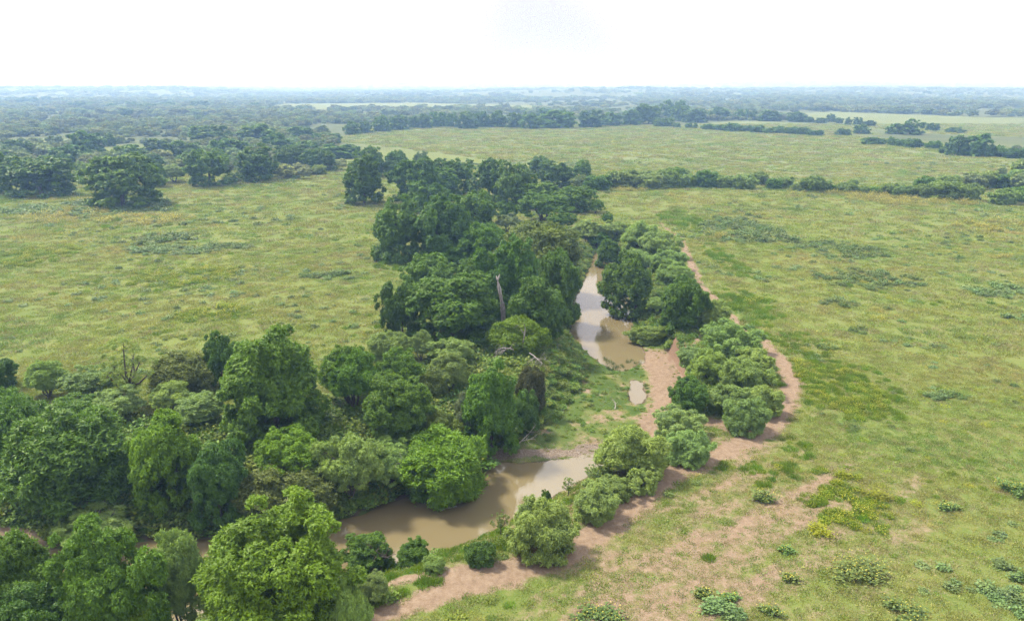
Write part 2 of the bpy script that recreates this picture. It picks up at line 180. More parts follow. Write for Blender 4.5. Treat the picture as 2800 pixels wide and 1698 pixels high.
('B', 'pl', 'shrub', 'pale low bush at the back edge of the left field', '', -91.28, 363.29, 0.02, 3.51, 3.21, 4.28),
('P', 'fd', 'tree', 'left crown of the big twin-crowned tree alone at the far right', '', 268.93, 466.21, -0.04, 6.7, 6.7, 11.99),
('P', 'fd', 'tree', 'right crown of the big twin-crowned tree alone at the far right', '', 276.21, 458.63, -0.12, 7.69, 7.69, 13.04),
('P', 'fd', 'tree', 'first from the left of the trees in the wood beyond the left field', 'wood beyond the left field', -256.96, 389.36, 0.02, 9.38, 5.72, 7.62),
('P', 'fd', 'tree', 'second from the left of the trees in the wood beyond the left field', 'wood beyond the left field', -292.26, 456.23, 0.05, 9.63, 7.32, 9.76),
('P', 'gr', 'tree', 'third from the left of the trees in the wood beyond the left field', 'wood beyond the left field', -227.52, 376.24, -0.06, 6.17, 5.53, 7.37),
('P', 'fd', 'tree', 'fourth from the left of the trees in the wood beyond the left field', 'wood beyond the left field', -232.24, 405.34, -0.18, 10.13, 8.31, 11.08),
('P', 'fd', 'tree', 'fifth from the left of the trees in the wood beyond the left field', 'wood beyond the left field', -260.52, 475.91, 0.01, 10.02, 10.02, 13.39),
('P', 'fd', 'tree', 'sixth from the left of the trees in the wood beyond the left field', 'wood beyond the left field', -279.15, 537.13, 0.17, 4.37, 4.37, 7.83),
('P', 'gr', 'tree', 'seventh from the left of the trees in the wood beyond the left field', 'wood beyond the left field', -208.27, 421.28, -0.09, 9.92, 7.09, 9.45),
('P', 'fd', 'tree', 'eighth from the left of the trees in the wood beyond the left field', 'wood beyond the left field', -178.13, 375.55, -0.03, 7.24, 6.34, 8.46),
('P', 'fd', 'tree', 'ninth from the left of the trees in the wood beyond the left field', 'wood beyond the left field', -230.26, 500.41, 0.06, 8.87, 5.83, 7.77),
('P', 'fd', 'tree', 'tenth from the left of the trees in the wood beyond the left field', 'wood beyond the left field', -184.58, 437.11, 0.04, 11.75, 7.66, 10.22),
('P', 'gr', 'tree', 'eleventh from the left of the trees in the wood beyond the left field', 'wood beyond the left field', -161.96, 382.86, -0.07, 5.53, 5.53, 8.26),
('P', 'fd', 'tree', 'twelfth from the left of the trees in the wood beyond the left field', 'wood beyond the left field', -213.48, 548.98, 0.12, 13.89, 10.18, 13.58),
('P', 'fd', 'tree', 'thirteenth from the left of the trees in the wood beyond the left field', 'wood beyond the left field', -169.2, 445.47, 0.12, 7.69, 7.69, 10.41),
('P', 'fd', 'tree', 'fourteenth from the left of the trees in the wood beyond the left field', 'wood beyond the left field', -163.72, 454.23, 0.2, 10.45, 7.95, 10.6),
('P', 'gr', 'tree', 'fifteenth from the left of the trees in the wood beyond the left field', 'wood beyond the left field', -185.62, 568.16, -0.18, 13.82, 10.04, 13.38),
('P', 'fd', 'tree', 'sixteenth from the left of the trees in the wood beyond the left field', 'wood beyond the left field', -149.25, 488.77, -0.04, 9.83, 7.97, 10.63),
('P', 'fd', 'tree', 'seventeenth from the left of the trees in the wood beyond the left field', 'wood beyond the left field', -112.66, 389.17, -0.14, 7.11, 7.11, 12.21),
('P', 'fd', 'tree', 'eighteenth from the left of the trees in the wood beyond the left field', 'wood beyond the left field', -165.22, 599.42, 0.01, 12.01, 7.38, 9.84),
('P', 'gr', 'tree', 'nineteenth from the left of the trees in the wood beyond the left field', 'wood beyond the left field', -119.66, 447.14, -0.01, 9.87, 7.51, 10.01),
('P', 'fd', 'tree', 'twentieth from the left of the trees in the wood beyond the left field', 'wood beyond the left field', -98.51, 381.76, -0.04, 5.88, 5.88, 10.12),
('P', 'fd', 'tree', 'twenty-first from the left of the trees in the wood beyond the left field', 'wood beyond the left field', -91.78, 381.27, 0.0, 5.14, 5.14, 10.12),
('P', 'fd', 'tree', 'twenty-second from the left of the trees in the wood beyond the left field', 'wood beyond the left field', -136.17, 570.17, -0.08, 10.9, 6.54, 7.16),
('P', 'gr', 'tree', 'twenty-third from the left of the trees in the wood beyond the left field', 'wood beyond the left field', -99.99, 449.0, -0.05, 12.93, 7.76, 7.38),
('P', 'fd', 'tree', 'twenty-fourth from the left of the trees in the wood beyond the left field', 'wood beyond the left field', -68.69, 355.9, -0.01, 7.56, 6.81, 9.08),
('P', 'fd', 'tree', 'first from the left of the dark trees behind the block-shaped lone tree', 'trees behind the block-shaped tree', -106.65, 456.55, 0.08, 3.94, 3.94, 7.59),
('P', 'fd', 'tree', 'second from the left of the dark trees behind the block-shaped lone tree', 'trees behind the block-shaped tree', -93.42, 447.46, 0.07, 7.31, 5.23, 6.98),
('P', 'gr', 'tree', 'third from the left of the dark trees behind the block-shaped lone tree', 'trees behind the block-shaped tree', -65.25, 354.6, -0.04, 6.66, 6.66, 13.06),
('P', 'fd', 'tree', 'fourth from the left of the dark trees behind the block-shaped lone tree', 'trees behind the block-shaped tree', -55.23, 356.41, -0.02, 4.13, 4.13, 7.03),
('P', 'fd', 'tree', 'fifth from the left of the dark trees behind the block-shaped lone tree', 'trees behind the block-shaped tree', -55.59, 367.64, -0.02, 5.85, 5.85, 11.22),
('P', 'fd', 'tree', 'sixth from the left of the dark trees behind the block-shaped lone tree', 'trees behind the block-shaped tree', -48.29, 406.38, -0.14, 4.7, 4.7, 6.76),
('P', 'fd', 'tree', 'first from the left in the dark tree line behind the pale middle field', 'far tree line behind the middle field', -138.04, 672.95, -0.09, 7.05, 7.05, 9.98),
('P', 'fd', 'tree', 'second from the left in the dark tree line behind the pale middle field', 'far tree line behind the middle field', -130.19, 694.68, -0.1, 6.94, 6.94, 10.3),
('P', 'gr', 'tree', 'third from the left in the dark tree line behind the pale middle field', 'far tree line behind the middle field', -118.99, 715.7, -0.13, 8.5, 8.5, 14.3),
('P', 'fd', 'tree', 'fourth from the left in the dark tree line behind the pale middle field', 'far tree line behind the middle field', -108.25, 750.07, -0.05, 10.33, 10.33, 13.81),
('P', 'fd', 'tree', 'fifth from the left in the dark tree line behind the pale middle field', 'far tree line behind the middle field', -97.42, 774.45, 0.18, 5.89, 5.89, 11.3),
('P', 'fd', 'tree', 'sixth from the left in the dark tree line behind the pale middle field', 'far tree line behind the middle field', -87.07, 774.22, 0.16, 7.35, 7.35, 12.33),
('P', 'gr', 'tree', 'seventh from the left in the dark tree line behind the pale middle field', 'far tree line behind the middle field', -76.22, 803.88, 0.05, 9.54, 9.54, 14.78),
('P', 'fd', 'tree', 'eighth from the left in the dark tree line behind the pale middle field', 'far tree line behind the middle field', -61.88, 795.82, -0.11, 7.18, 7.18, 13.74),
('P', 'fd', 'tree', 'ninth from the left in the dark tree line behind the pale middle field', 'far tree line behind the middle field', -43.53, 765.52, -0.14, 10.54, 10.54, 16.73),
('P', 'fd', 'tree', 'tenth from the left in the dark tree line behind the pale middle field', 'far tree line behind the middle field', -29.81, 797.0, -0.23, 7.56, 7.56, 15.28),
('P', 'gr', 'tree', 'eleventh from the left in the dark tree line behind the pale middle field', 'far tree line behind the middle field', -14.65, 795.59, -0.14, 9.06, 9.06, 14.79),
('P', 'fd', 'tree', 'twelfth from the left in the dark tree line behind the pale middle field', 'far tree line behind the middle field', 1.93, 781.99, -0.04, 8.91, 8.91, 14.69),
('P', 'fd', 'tree', 'thirteenth from the left in the dark tree line behind the pale middle field', 'far tree line behind the middle field', 17.82, 762.66, 0.07, 9.41, 9.41, 15.21),
('P', 'fd', 'tree', 'fourteenth from the left in the dark tree line behind the pale middle field', 'far tree line behind the middle field', 39.85, 987.58, -0.21, 8.42, 8.42, 14.14),
('P', 'gr', 'tree', 'fifteenth from the left in the dark tree line behind the pale middle field', 'far tree line behind the middle field', 43.93, 776.59, 0.1, 19.16, 15.33, 16.89),
('P', 'fd', 'tree', 'sixteenth from the left in the dark tree line behind the pale middle field', 'far tree line behind the middle field', 51.23, 822.92, 0.07, 14.06, 10.28, 13.71),
('P', 'fd', 'tree', 'seventeenth from the left in the dark tree line behind the pale middle field', 'far tree line behind the middle field', 79.52, 789.92, 0.07, 12.37, 12.37, 16.94),
('P', 'fd', 'tree', 'eighteenth from the left in the dark tree line behind the pale middle field', 'far tree line behind the middle field', 104.43, 823.68, 0.04, 10.94, 10.29, 13.72),
('P', 'gr', 'tree', 'nineteenth from the left in the dark tree line behind the pale middle field', 'far tree line behind the middle field', 128.99, 846.96, -0.08, 12.05, 12.05, 16.2),
('P', 'fd', 'tree', 'twentieth from the left in the dark tree line behind the pale middle field', 'far tree line behind the middle field', 153.78, 879.52, -0.15, 15.83, 15.48, 20.64),
('P', 'fd', 'tree', 'twenty-first from the left in the dark tree line behind the pale middle field', 'far tree line behind the middle field', 199.12, 1008.99, -0.37, 10.5, 10.5, 20.57),
('P', 'fd', 'tree', 'twenty-second from the left in the dark tree line behind the pale middle field', 'far tree line behind the middle field', 203.15, 942.57, -0.29, 12.94, 12.94, 18.88),
('P', 'gr', 'tree', 'twenty-third from the left in the dark tree line behind the pale middle field', 'far tree line behind the middle field', 229.63, 1064.64, -0.65, 9.56, 9.56, 21.69),
('P', 'fd', 'tree', 'twenty-fourth from the left in the dark tree line behind the pale middle field', 'far tree line behind the middle field', 213.1, 908.08, -0.39, 15.49, 11.71, 15.61),
('P', 'fd', 'tree', 'twenty-fifth from the left in the dark tree line behind the pale middle field', 'far tree line behind the middle field', 229.15, 963.08, -0.03, 10.95, 9.66, 12.87),
('P', 'fd', 'tree', 'twenty-sixth from the left in the dark tree line behind the pale middle field', 'far tree line behind the middle field', 259.78, 978.97, -0.16, 17.62, 10.57, 13.45),
('P', 'gr', 'tree', 'twenty-seventh from the left in the dark tree line behind the pale middle field', 'far tree line behind the middle field', 289.17, 981.08, -0.24, 8.37, 8.37, 12.93),
('P', 'fd', 'tree', 'twenty-eighth from the left in the dark tree line behind the pale middle field', 'far tree line behind the middle field', 300.29, 971.56, -0.32, 6.45, 6.45, 11.14),
('P', 'fd', 'tree', 'twenty-ninth from the left in the dark tree line behind the pale middle field', 'far tree line behind the middle field', 308.27, 939.68, -0.28, 15.14, 9.7, 12.93),
('B', 'fd', 'shrub', 'first from the left in the thin row of far bushes across the pale field', 'bushes along the far fence line', 157.27, 808.78, -0.17, 8.84, 7.07, 7.91),
('B', 'fd', 'shrub', 'second from the left in the thin row of far bushes across the pale field', 'bushes along the far fence line', 166.97, 790.2, -0.19, 3.31, 3.08, 4.1),
('B', 'gr', 'shrub', 'third from the left in the thin row of far bushes across the pale field', 'bushes along the far fence line', 176.95, 781.14, -0.18, 3.27, 3.27, 4.51),
('B', 'fd', 'shrub', 'fourth from the left in the thin row of far bushes across the pale field', 'bushes along the far fence line', 181.62, 774.08, -0.12, 2.14, 2.14, 4.77),
('B', 'fd', 'shrub', 'fifth from the left in the thin row of far bushes across the pale field', 'bushes along the far fence line', 186.91, 741.21, 0.21, 5.79, 3.64, 4.85),
('B', 'fd', 'shrub', 'sixth from the left in the thin row of far bushes across the pale field', 'bushes along the far fence line', 195.03, 732.59, 0.13, 5.23, 3.6, 4.79),
('B', 'gr', 'shrub', 'seventh from the left in the thin row of far bushes across the pale field', 'bushes along the far fence line', 202.94, 719.85, -0.05, 6.85, 4.88, 6.51),
('B', 'fd', 'shrub', 'eighth from the left in the thin row of far bushes across the pale field', 'bushes along the far fence line', 215.02, 717.58, -0.13, 6.49, 3.9, 4.97),
('B', 'fd', 'shrub', 'ninth from the left in the thin row of far bushes across the pale field', 'bushes along the far fence line', 223.34, 701.74, -0.07, 7.35, 4.41, 5.68),
('B', 'fd', 'shrub', 'tenth from the left in the thin row of far bushes across the pale field', 'bushes along the far fence line', 233.5, 689.04, -0.1, 7.55, 4.53, 5.44),
('B', 'gr', 'shrub', 'eleventh from the left in the thin row of far bushes across the pale field', 'bushes along the far fence line', 244.31, 681.52, -0.17, 6.5, 4.14, 5.52),
('B', 'fd', 'shrub', 'twelfth from the left in the thin row of far bushes across the pale field', 'bushes along the far fence line', 251.79, 672.21, -0.13, 5.25, 4.08, 5.45),
('B', 'fd', 'shrub', 'thirteenth from the left in the thin row of far bushes across the pale field', 'bushes along the far fence line', 257.33, 658.29, 0.02, 6.09, 3.65, 4.06),
('P', 'fd', 'tree', 'first from the left of the separate far trees and bushes at the upper right', 'far clumps right of the middle field', 333.13, 916.21, -0.24, 11.03, 8.54, 11.39),
('P', 'fd', 'tree', 'second from the left of the separate far trees and bushes at the upper right', 'far clumps right of the middle field', 344.44, 903.39, -0.13, 6.43, 4.15, 5.54),
('P', 'gr', 'tree', 'third from the left of the separate far trees and bushes at the upper right', 'far clumps right of the middle field', 348.84, 882.88, -0.05, 6.71, 4.44, 5.92),
('P', 'fd', 'tree', 'fourth from the left of the separate far trees and bushes at the upper right', 'far clumps right of the middle field', 375.02, 918.22, -0.23, 6.1, 6.1, 8.79),
('P', 'fd', 'tree', 'fifth from the left of the separate far trees and bushes at the upper right', 'far clumps right of the middle field', 369.24, 880.99, 0.02, 3.93, 3.93, 6.25),
('P', 'fd', 'tree', 'sixth from the left of the separate far trees and bushes at the upper right', 'far clumps right of the middle field', 279.99, 656.0, 0.1, 6.57, 4.27, 5.7),
('P', 'gr', 'tree', 'seventh from the left of the separate far trees and bushes at the upper right', 'far clumps right of the middle field', 362.41, 842.64, 0.16, 3.76, 3.76, 7.12),
('P', 'fd', 'tree', 'eighth from the left of the separate far trees and bushes at the upper right', 'far clumps right of the middle field', 371.22, 838.59, 0.16, 5.1, 5.1, 8.04),
('P', 'fd', 'tree', 'ninth from the left of the separate far trees and bushes at the upper right', 'far clumps right of the middle field', 304.87, 679.38, 0.11, 7.12, 5.89, 7.85),
('P', 'fd', 'tree', 'tenth from the left of the separate far trees and bushes at the upper right', 'far clumps right of the middle field', 370.28, 809.22, 0.12, 6.69, 4.66, 6.21),
('P', 'gr', 'tree', 'eleventh from the left of the separate far trees and bushes at the upper right', 'far clumps right of the middle field', 334.02, 677.88, 0.16, 8.2, 6.66, 8.88),
('P', 'fd', 'tree', 'twelfth from the left of the separate far trees and bushes at the upper right', 'far clumps right of the middle field', 343.41, 667.28, 0.19, 9.85, 8.67, 11.56),
('P', 'fd', 'tree', 'thirteenth from the left of the separate far trees and bushes at the upper right', 'far clumps right of the middle field', 395.06, 731.54, -0.17, 6.75, 5.28, 7.04),
('P', 'fd', 'tree', 'fourteenth from the left of the separate far trees and bushes at the upper right', 'far clumps right of the middle field', 396.62, 697.71, -0.06, 8.31, 4.99, 4.96),
('B', 'fd', 'shrub', 'first from the left of low ditch bushes before the far twin-crowned tree', 'low bushes on the ditch at right', 259.44, 557.3, 0.09, 7.2, 4.32, 4.3),
('B', 'fd', 'shrub', 'second from the left of low ditch bushes before the far twin-crowned tree', 'low bushes on the ditch at right', 265.81, 543.49, 0.1, 2.29, 2.29, 5.18),
('B', 'gr', 'shrub', 'third from the left of low ditch bushes before the far twin-crowned tree', 'low bushes on the ditch at right', 271.51, 540.32, 0.08, 4.24, 3.15, 4.19),
('B', 'fd', 'shrub', 'fourth from the left of low ditch bushes before the far twin-crowned tree', 'low bushes on the ditch at right', 270.6, 522.7, 0.05, 4.76, 4.03, 5.38),
('B', 'fd', 'shrub', 'fifth from the left of low ditch bushes before the far twin-crowned tree', 'low bushes on the ditch at right', 280.92, 515.84, 0.12, 4.79, 3.38, 4.51),
('B', 'fd', 'shrub', 'sixth from the left of low ditch bushes before the far twin-crowned tree', 'low bushes on the ditch at right', 270.49, 480.1, -0.03, 3.69, 3.51, 4.67),
('B', 'gr', 'shrub', 'seventh from the left of low ditch bushes before the far twin-crowned tree', 'low bushes on the ditch at right', 287.99, 459.83, -0.1, 4.86, 4.03, 5.38),
('B', 'fd', 'shrub', 'eighth from the left of low ditch bushes before the far twin-crowned tree', 'low bushes on the ditch at right', 292.65, 449.77, -0.08, 6.05, 3.95, 5.26),
('B', 'pl', 'shrub', 'first bush from the left in the hedgerow at the back of the right field', 'hedgerow behind the right field', 27.39, 309.49, -0.07, 2.86, 2.86, 4.93),
('B', 'gr', 'shrub', 'second bush from the left in the hedgerow at the back of the right field', 'hedgerow behind the right field', 34.07, 307.46, -0.12, 4.93, 4.42, 5.89),
('B', 'pl', 'shrub', 'third bush from the left in the hedgerow at the back of the right field', 'hedgerow behind the right field', 45.69, 317.03, -0.18, 5.84, 5.39, 7.19),
('B', 'pl', 'shrub', 'fourth bush from the left in the hedgerow at the back of the right field', 'hedgerow behind the right field', 57.11, 313.71, -0.16, 7.31, 4.83, 6.44),
('B', 'pl', 'shrub', 'fifth bush from the left in the hedgerow at the back of the right field', 'hedgerow behind the right field', 64.19, 315.59, -0.15, 6.28, 4.67, 6.23),
('B', 'gr', 'shrub', 'sixth bush from the left in the hedgerow at the back of the right field', 'hedgerow behind the right field', 70.68, 330.78, 0.01, 3.84, 3.84, 6.35),
('B', 'pl', 'shrub', 'seventh bush from the left in the hedgerow at the back of the right field', 'hedgerow behind the right field', 73.64, 342.44, -0.02, 4.64, 3.89, 5.19),
('B', 'pl', 'shrub', 'eighth bush from the left in the hedgerow at the back of the right field', 'hedgerow behind the right field', 70.7, 317.1, -0.09, 4.31, 3.05, 4.07),
('B', 'pl', 'shrub', 'ninth bush from the left in the hedgerow at the back of the right field', 'hedgerow behind the right field', 75.01, 319.16, -0.07, 2.48, 2.48, 4.44),
('B', 'gr', 'shrub', 'tenth bush from the left in the hedgerow at the back of the right field', 'hedgerow behind the right field', 81.07, 318.1, 0.0, 4.72, 4.72, 6.72),
('B', 'pl', 'shrub', 'eleventh bush from the left in the hedgerow at the back of the right field', 'hedgerow behind the right field', 88.41, 314.97, -0.03, 3.98, 3.73, 4.97),
('B', 'pl', 'shrub', 'twelfth bush from the left in the hedgerow at the back of the right field', 'hedgerow behind the right field', 94.54, 310.96, 0.11, 4.53, 3.96, 5.28),
('B', 'pl', 'shrub', 'thirteenth bush from the left in the hedgerow at the back of the right field', 'hedgerow behind the right field', 105.01, 325.74, 0.06, 3.7, 3.52, 4.69),
('B', 'gr', 'shrub', 'fourteenth bush from the left in the hedgerow at the back of the right field', 'hedgerow behind the right field', 106.98, 311.39, 0.03, 3.18, 3.09, 4.12),
('B', 'pl', 'shrub', 'fifteenth bush from the left in the hedgerow at the back of the right field', 'hedgerow behind the right field', 112.47, 314.59, -0.1, 3.06, 3.06, 4.49),
('B', 'pl', 'shrub', 'sixteenth bush from the left in the hedgerow at the back of the right field', 'hedgerow behind the right field', 114.49, 304.37, -0.04, 2.52, 2.26, 3.01),
('B', 'pl', 'shrub', 'seventeenth bush from the left in the hedgerow at the back of the right field', 'hedgerow behind the right field', 119.35, 300.05, -0.02, 4.38, 4.09, 5.46),
('B', 'gr', 'shrub', 'eighteenth bush from the left in the hedgerow at the back of the right field', 'hedgerow behind the right field', 125.58, 299.96, 0.07, 2.04, 2.04, 2.98),
('B', 'pl', 'shrub', 'nineteenth bush from the left in the hedgerow at the back of the right field', 'hedgerow behind the right field', 130.61, 297.17, 0.12, 4.19, 2.95, 3.94),
('B', 'pl', 'shrub', 'twentieth bush from the left in the hedgerow at the back of the right field', 'hedgerow behind the right field', 141.88, 318.06, -0.18, 2.16, 2.16, 2.96),
('B', 'pl', 'shrub', 'twenty-first bush from the left in the hedgerow at the back of the right field', 'hedgerow behind the right field', 136.2, 294.58, 0.11, 2.44, 1.93, 2.57),
('B', 'gr', 'shrub', 'twenty-second bush from the left in the hedgerow at the back of the right field', 'hedgerow behind the right field', 140.4, 293.75, 0.04, 2.43, 2.18, 2.91),
('B', 'pl', 'shrub', 'twenty-third bush from the left in the hedgerow at the back of the right field', 'hedgerow behind the right field', 143.91, 290.88, 0.09, 2.83, 2.83, 4.52),
('B', 'pl', 'shrub', 'twenty-fourth bush from the left in the hedgerow at the back of the right field', 'hedgerow behind the right field', 147.89, 285.77, 0.26, 4.46, 3.06, 4.08),
('B', 'pl', 'shrub', 'twenty-fifth bush from the left in the hedgerow at the back of the right field', 'hedgerow behind the right field', 152.83, 282.24, 0.29, 3.16, 3.16, 4.48),
('B', 'gr', 'shrub', 'twenty-sixth bush from the left in the hedgerow at the back of the right field', 'hedgerow behind the right field', 159.97, 295.74, 0.23, 3.94, 3.94, 6.29),
('B', 'pl', 'shrub', 'twenty-seventh bush from the left in the hedgerow at the back of the right field', 'hedgerow behind the right field', 159.39, 279.92, 0.18, 6.68, 4.86, 6.48),
('B', 'pl', 'shrub', 'twenty-eighth bush from the left in the hedgerow at the back of the right field', 'hedgerow behind the right field', 180.94, 316.34, -0.01, 5.22, 3.42, 4.56),
('B', 'pl', 'shrub', 'twenty-ninth bush from the left in the hedgerow at the back of the right field', 'hedgerow behind the right field', 166.24, 275.83, 0.18, 3.23, 3.23, 5.4),
('B', 'pl', 'shrub', 'first from the left of the bushes along the gully at the right border', 'gully bushes at the right border', 192.47, 315.37, 0.06, 6.12, 4.81, 6.41),
('B', 'gr', 'shrub', 'second from the left of the bushes along the gully at the right border', 'gully bushes at the right border', 199.89, 313.14, 0.06, 4.1, 4.1, 5.57),
('B', 'pl', 'shrub', 'third from the left of the bushes along the gully at the right border', 'gully bushes at the right border', 230.9, 361.6, -0.12, 2.1, 2.1, 3.36),
('B', 'pl', 'shrub', 'fourth from the left of the bushes along the gully at the right border', 'gully bushes at the right border', 173.17, 267.82, 0.12, 3.92, 3.59, 4.78),
('B', 'pl', 'shrub', 'fifth from the left of the bushes along the gully at the right border', 'gully bushes at the right border', 210.06, 317.6, 0.05, 4.62, 4.62, 6.91),
('B', 'gr', 'shrub', 'sixth from the left of the bushes along the gully at the right border', 'gully bushes at the right border', 183.38, 272.76, 0.17, 5.32, 3.85, 5.14),
('B', 'pl', 'shrub', 'seventh from the left of the bushes along the gully at the right border', 'gully bushes at the right border', 243.63, 363.91, -0.12, 5.62, 4.82, 6.43),
('P', 'fd', 'tree', 'first from the left of the scattered dark trees on the far left skyline', 'scattered trees on the left horizon', -1301.89, 2043.97, 0.49, 11.56, 10.15, 13.53),
('P', 'fd', 'tree', 'second from the left of the scattered dark trees on the far left skyline', 'scattered trees on the left horizon', -1215.93, 1951.98, 1.55, 16.56, 9.93, 11.82),
('P', 'gr', 'tree', 'third from the left of the scattered dark trees on the far left skyline', 'scattered trees on the left horizon', -1179.83, 1941.02, 1.86, 12.81, 8.81, 11.75),
('P', 'fd', 'tree', 'fourth from the left of the scattered dark trees on the far left skyline', 'scattered trees on the left horizon', -1218.0, 2058.84, 2.23, 15.52, 9.34, 12.45),
('P', 'fd', 'tree', 'fifth from the left of the scattered dark trees on the far left skyline', 'scattered trees on the left horizon', -818.44, 1420.96, -1.72, 11.95, 7.17, 9.19),
('P', 'fd', 'tree', 'sixth from the left of the scattered dark trees on the far left skyline', 'scattered trees on the left horizon', -823.92, 1490.46, -1.15, 19.0, 11.4, 13.58),
('P', 'gr', 'tree', 'seventh from the left of the scattered dark trees on the far left skyline', 'scattered trees on the left horizon', -865.84, 1609.4, 0.16, 12.15, 7.29, 9.16),
('P', 'fd', 'tree', 'eighth from the left of the scattered dark trees on the far left skyline', 'scattered trees on the left horizon', -748.53, 1468.27, -1.65, 12.07, 7.32, 9.76),
('P', 'fd', 'tree', 'ninth from the left of the scattered dark trees on the far left skyline', 'scattered trees on the left horizon', -530.11, 1076.75, -0.42, 12.24, 9.79, 11.03),
('P', 'fd', 'tree', 'tenth from the left of the scattered dark trees on the far left skyline', 'scattered trees on the left horizon', -705.04, 1456.87, -1.73, 14.45, 10.79, 14.38),
('P', 'gr', 'tree', 'eleventh from the left of the scattered dark trees on the far left skyline', 'scattered trees on the left horizon', -657.99, 1417.18, -1.76, 19.41, 11.65, 12.65),
('P', 'fd', 'tree', 'twelfth from the left of the scattered dark trees on the far left skyline', 'scattered trees on the left horizon', -657.88, 1496.79, -1.33, 16.26, 9.75, 12.5),
('P', 'fd', 'tree', 'thirteenth from the left of the scattered dark trees on the far left skyline', 'scattered trees on the left horizon', -564.15, 1334.73, -1.58, 12.62, 7.57, 7.62),
('P', 'fd', 'tree', 'fourteenth from the left of the scattered dark trees on the far left skyline', 'scattered trees on the left horizon', -586.23, 1474.97, -1.5, 16.71, 13.37, 15.32),
('P', 'gr', 'tree', 'fifteenth from the left of the scattered dark trees on the far left skyline', 'scattered trees on the left horizon', -493.84, 1502.86, -1.44, 11.36, 8.56, 11.42),
('P', 'fd', 'tree', 'sixteenth from the left of the scattered dark trees on the far left skyline', 'scattered trees on the left horizon', -459.95, 1466.2, -1.6, 2.77, 2.77, 6.97),
('P', 'fd', 'tree', 'seventeenth from the left of the scattered dark trees on the far left skyline', 'scattered trees on the left horizon', -447.23, 1460.77, -1.68, 5.52, 5.0, 6.67),
('P', 'fd', 'tree', 'eighteenth from the left of the scattered dark trees on the far left skyline', 'scattered trees on the left horizon', -405.4, 1420.56, -1.75, 8.06, 6.08, 8.1),
('P', 'gr', 'tree', 'nineteenth from the left of the scattered dark trees on the far left skyline', 'scattered trees on the left horizon', -370.3, 1365.04, -1.28, 6.45, 5.84, 7.79),
]

import numpy as np
def pdist(P, poly, closed):
    """distance of points P (N,2) to a polyline, parameter of the nearest vertex blend, and inside flag"""
    poly=np.asarray(poly,float); n=len(poly)
    best=np.full(len(P),1e9); par=np.zeros(len(P)); ins=np.zeros(len(P),bool)
    for i in range(n if closed else n-1):
        a=poly[i,:2]; b=poly[(i+1)%n,:2]; d=b-a; L=max(d@d,1e-9)
        t=np.clip(((P-a)@d)/L,0,1); q=P-(a+t[:,None]*d); dd=np.sqrt((q*q).sum(1))
        m=dd<best; best[m]=dd[m]; par[m]=i+t[m]
        if closed:
            c=(a[1]>P[:,1])!=(b[1]>P[:,1])
            with np.errstate(divide='ignore',invalid='ignore'):
                xx=a[0]+(P[:,1]-a[1])*d[0]/(d[1] if abs(d[1])>1e-9 else 1e-9)
            ins^=c&(P[:,0]<xx)
    return best,par,ins
def sstep(x,a,b):
    t=np.clip((x-a)/(b-a),0,1); return t*t*(3-2*t)
def vnoise(x,y,s,seed=0):
    """smooth value noise, about -1..1"""
    x=x/s+seed*17.31; y=y/s-seed*9.77
    xi=np.floor(x); yi=np.floor(y); fx=x-xi; fy=y-yi; fx=fx*fx*(3-2*fx); fy=fy*fy*(3-2*fy)
    def h(i,j):
        v=np.sin(i*127.1+j*311.7+seed*74.7)*43758.5453; return v-np.floor(v)
    return ((h(xi,yi)*(1-fx)+h(xi+1,yi)*fx)*(1-fy)+(h(xi,yi+1)*(1-fx)+h(xi+1,yi+1)*fx)*fy)*2-1
WZ=-4.0
def terrain(x,y):
    """ground height, and the distances it is made of"""
    x=np.asarray(x,float); y=np.asarray(y,float); P=np.stack([x,y],1); N=len(x)
    z=0.10*vnoise(x,y,9,1)+0.05*vnoise(x,y,2.6,2)+0.25*vnoise(x,y,45,3)
    dw=np.full(N,1e3); inw=np.zeros(N,bool); df=np.full(N,1e3); dc=np.full(N,1e3)
    near=np.where((x>-110)&(x<110)&(y>15)&(y<290))[0]
    if len(near):
        Q=P[near]; d=np.full(len(near),1e3); i_=np.zeros(len(near),bool)
        for poly in (WATER_LOW,WATER_UP,PUDDLE):
            a,_,b=pdist(Q,poly,True); d=np.minimum(d,a); i_|=b
        sg=np.where(i_,d,-d)+.38*vnoise(Q[:,0],Q[:,1],1.9,21)*(d<3)+.15*vnoise(Q[:,0],Q[:,1],.8,22)*(d<3); i_=sg>0; d=np.abs(sg)
        f,_,fi=pdist(Q,FLOOR,True); f=np.where(fi,0,f); f=np.where(i_,0,np.minimum(f,d))
        c,_,_=pdist(Q,CLIFF,False)
        dw[near]=d; inw[near]=i_; df[near]=f; dc[near]=c
        jit=1+0.25*vnoise(Q[:,0],Q[:,1],4,5)
        W=(1.9+4.1*sstep(c,2,9))*jit
        W=W+4*sstep(-Q[:,0],-5,15)*sstep(c,3,12)
        fz=WZ-0.03+0.15*np.minimum(d,6)+0.12*vnoise(Q[:,0],Q[:,1],3,6)*np.minimum(d,1)
        fz=np.where(i_,WZ-0.1-np.minimum(d,2)*0.5,fz)
        t=sstep(f,0,W); lip=0.12*sstep(f,0,0.4)
        zz=fz+(z[near]-fz)*np.clip(t+lip*(1-t),0,1)
        z[near]=np.where(f>25,z[near],zz)
    r=np.hypot(x,y)
    far=sstep(r,700,2500)
    z=z+far*(6*vnoise(x,y,900,7)+2.5*vnoise(x,y,330,8))
    az=np.arctan2(x,np.maximum(y,1))
    z=z+sstep(y,2300,4300)*(20+10*vnoise(az*40,y/900,7,11)+4*vnoise(az*40,y/900,1.9,14))
    z=z+sstep(y,6500,9500)*(48+22*vnoise(az*40,y/1500,6,12)+5*vnoise(az*40,y/1500,1.5,15))
    z=np.where(y<-200,z*0.2,z)
    return z,dw,inw,df,dc

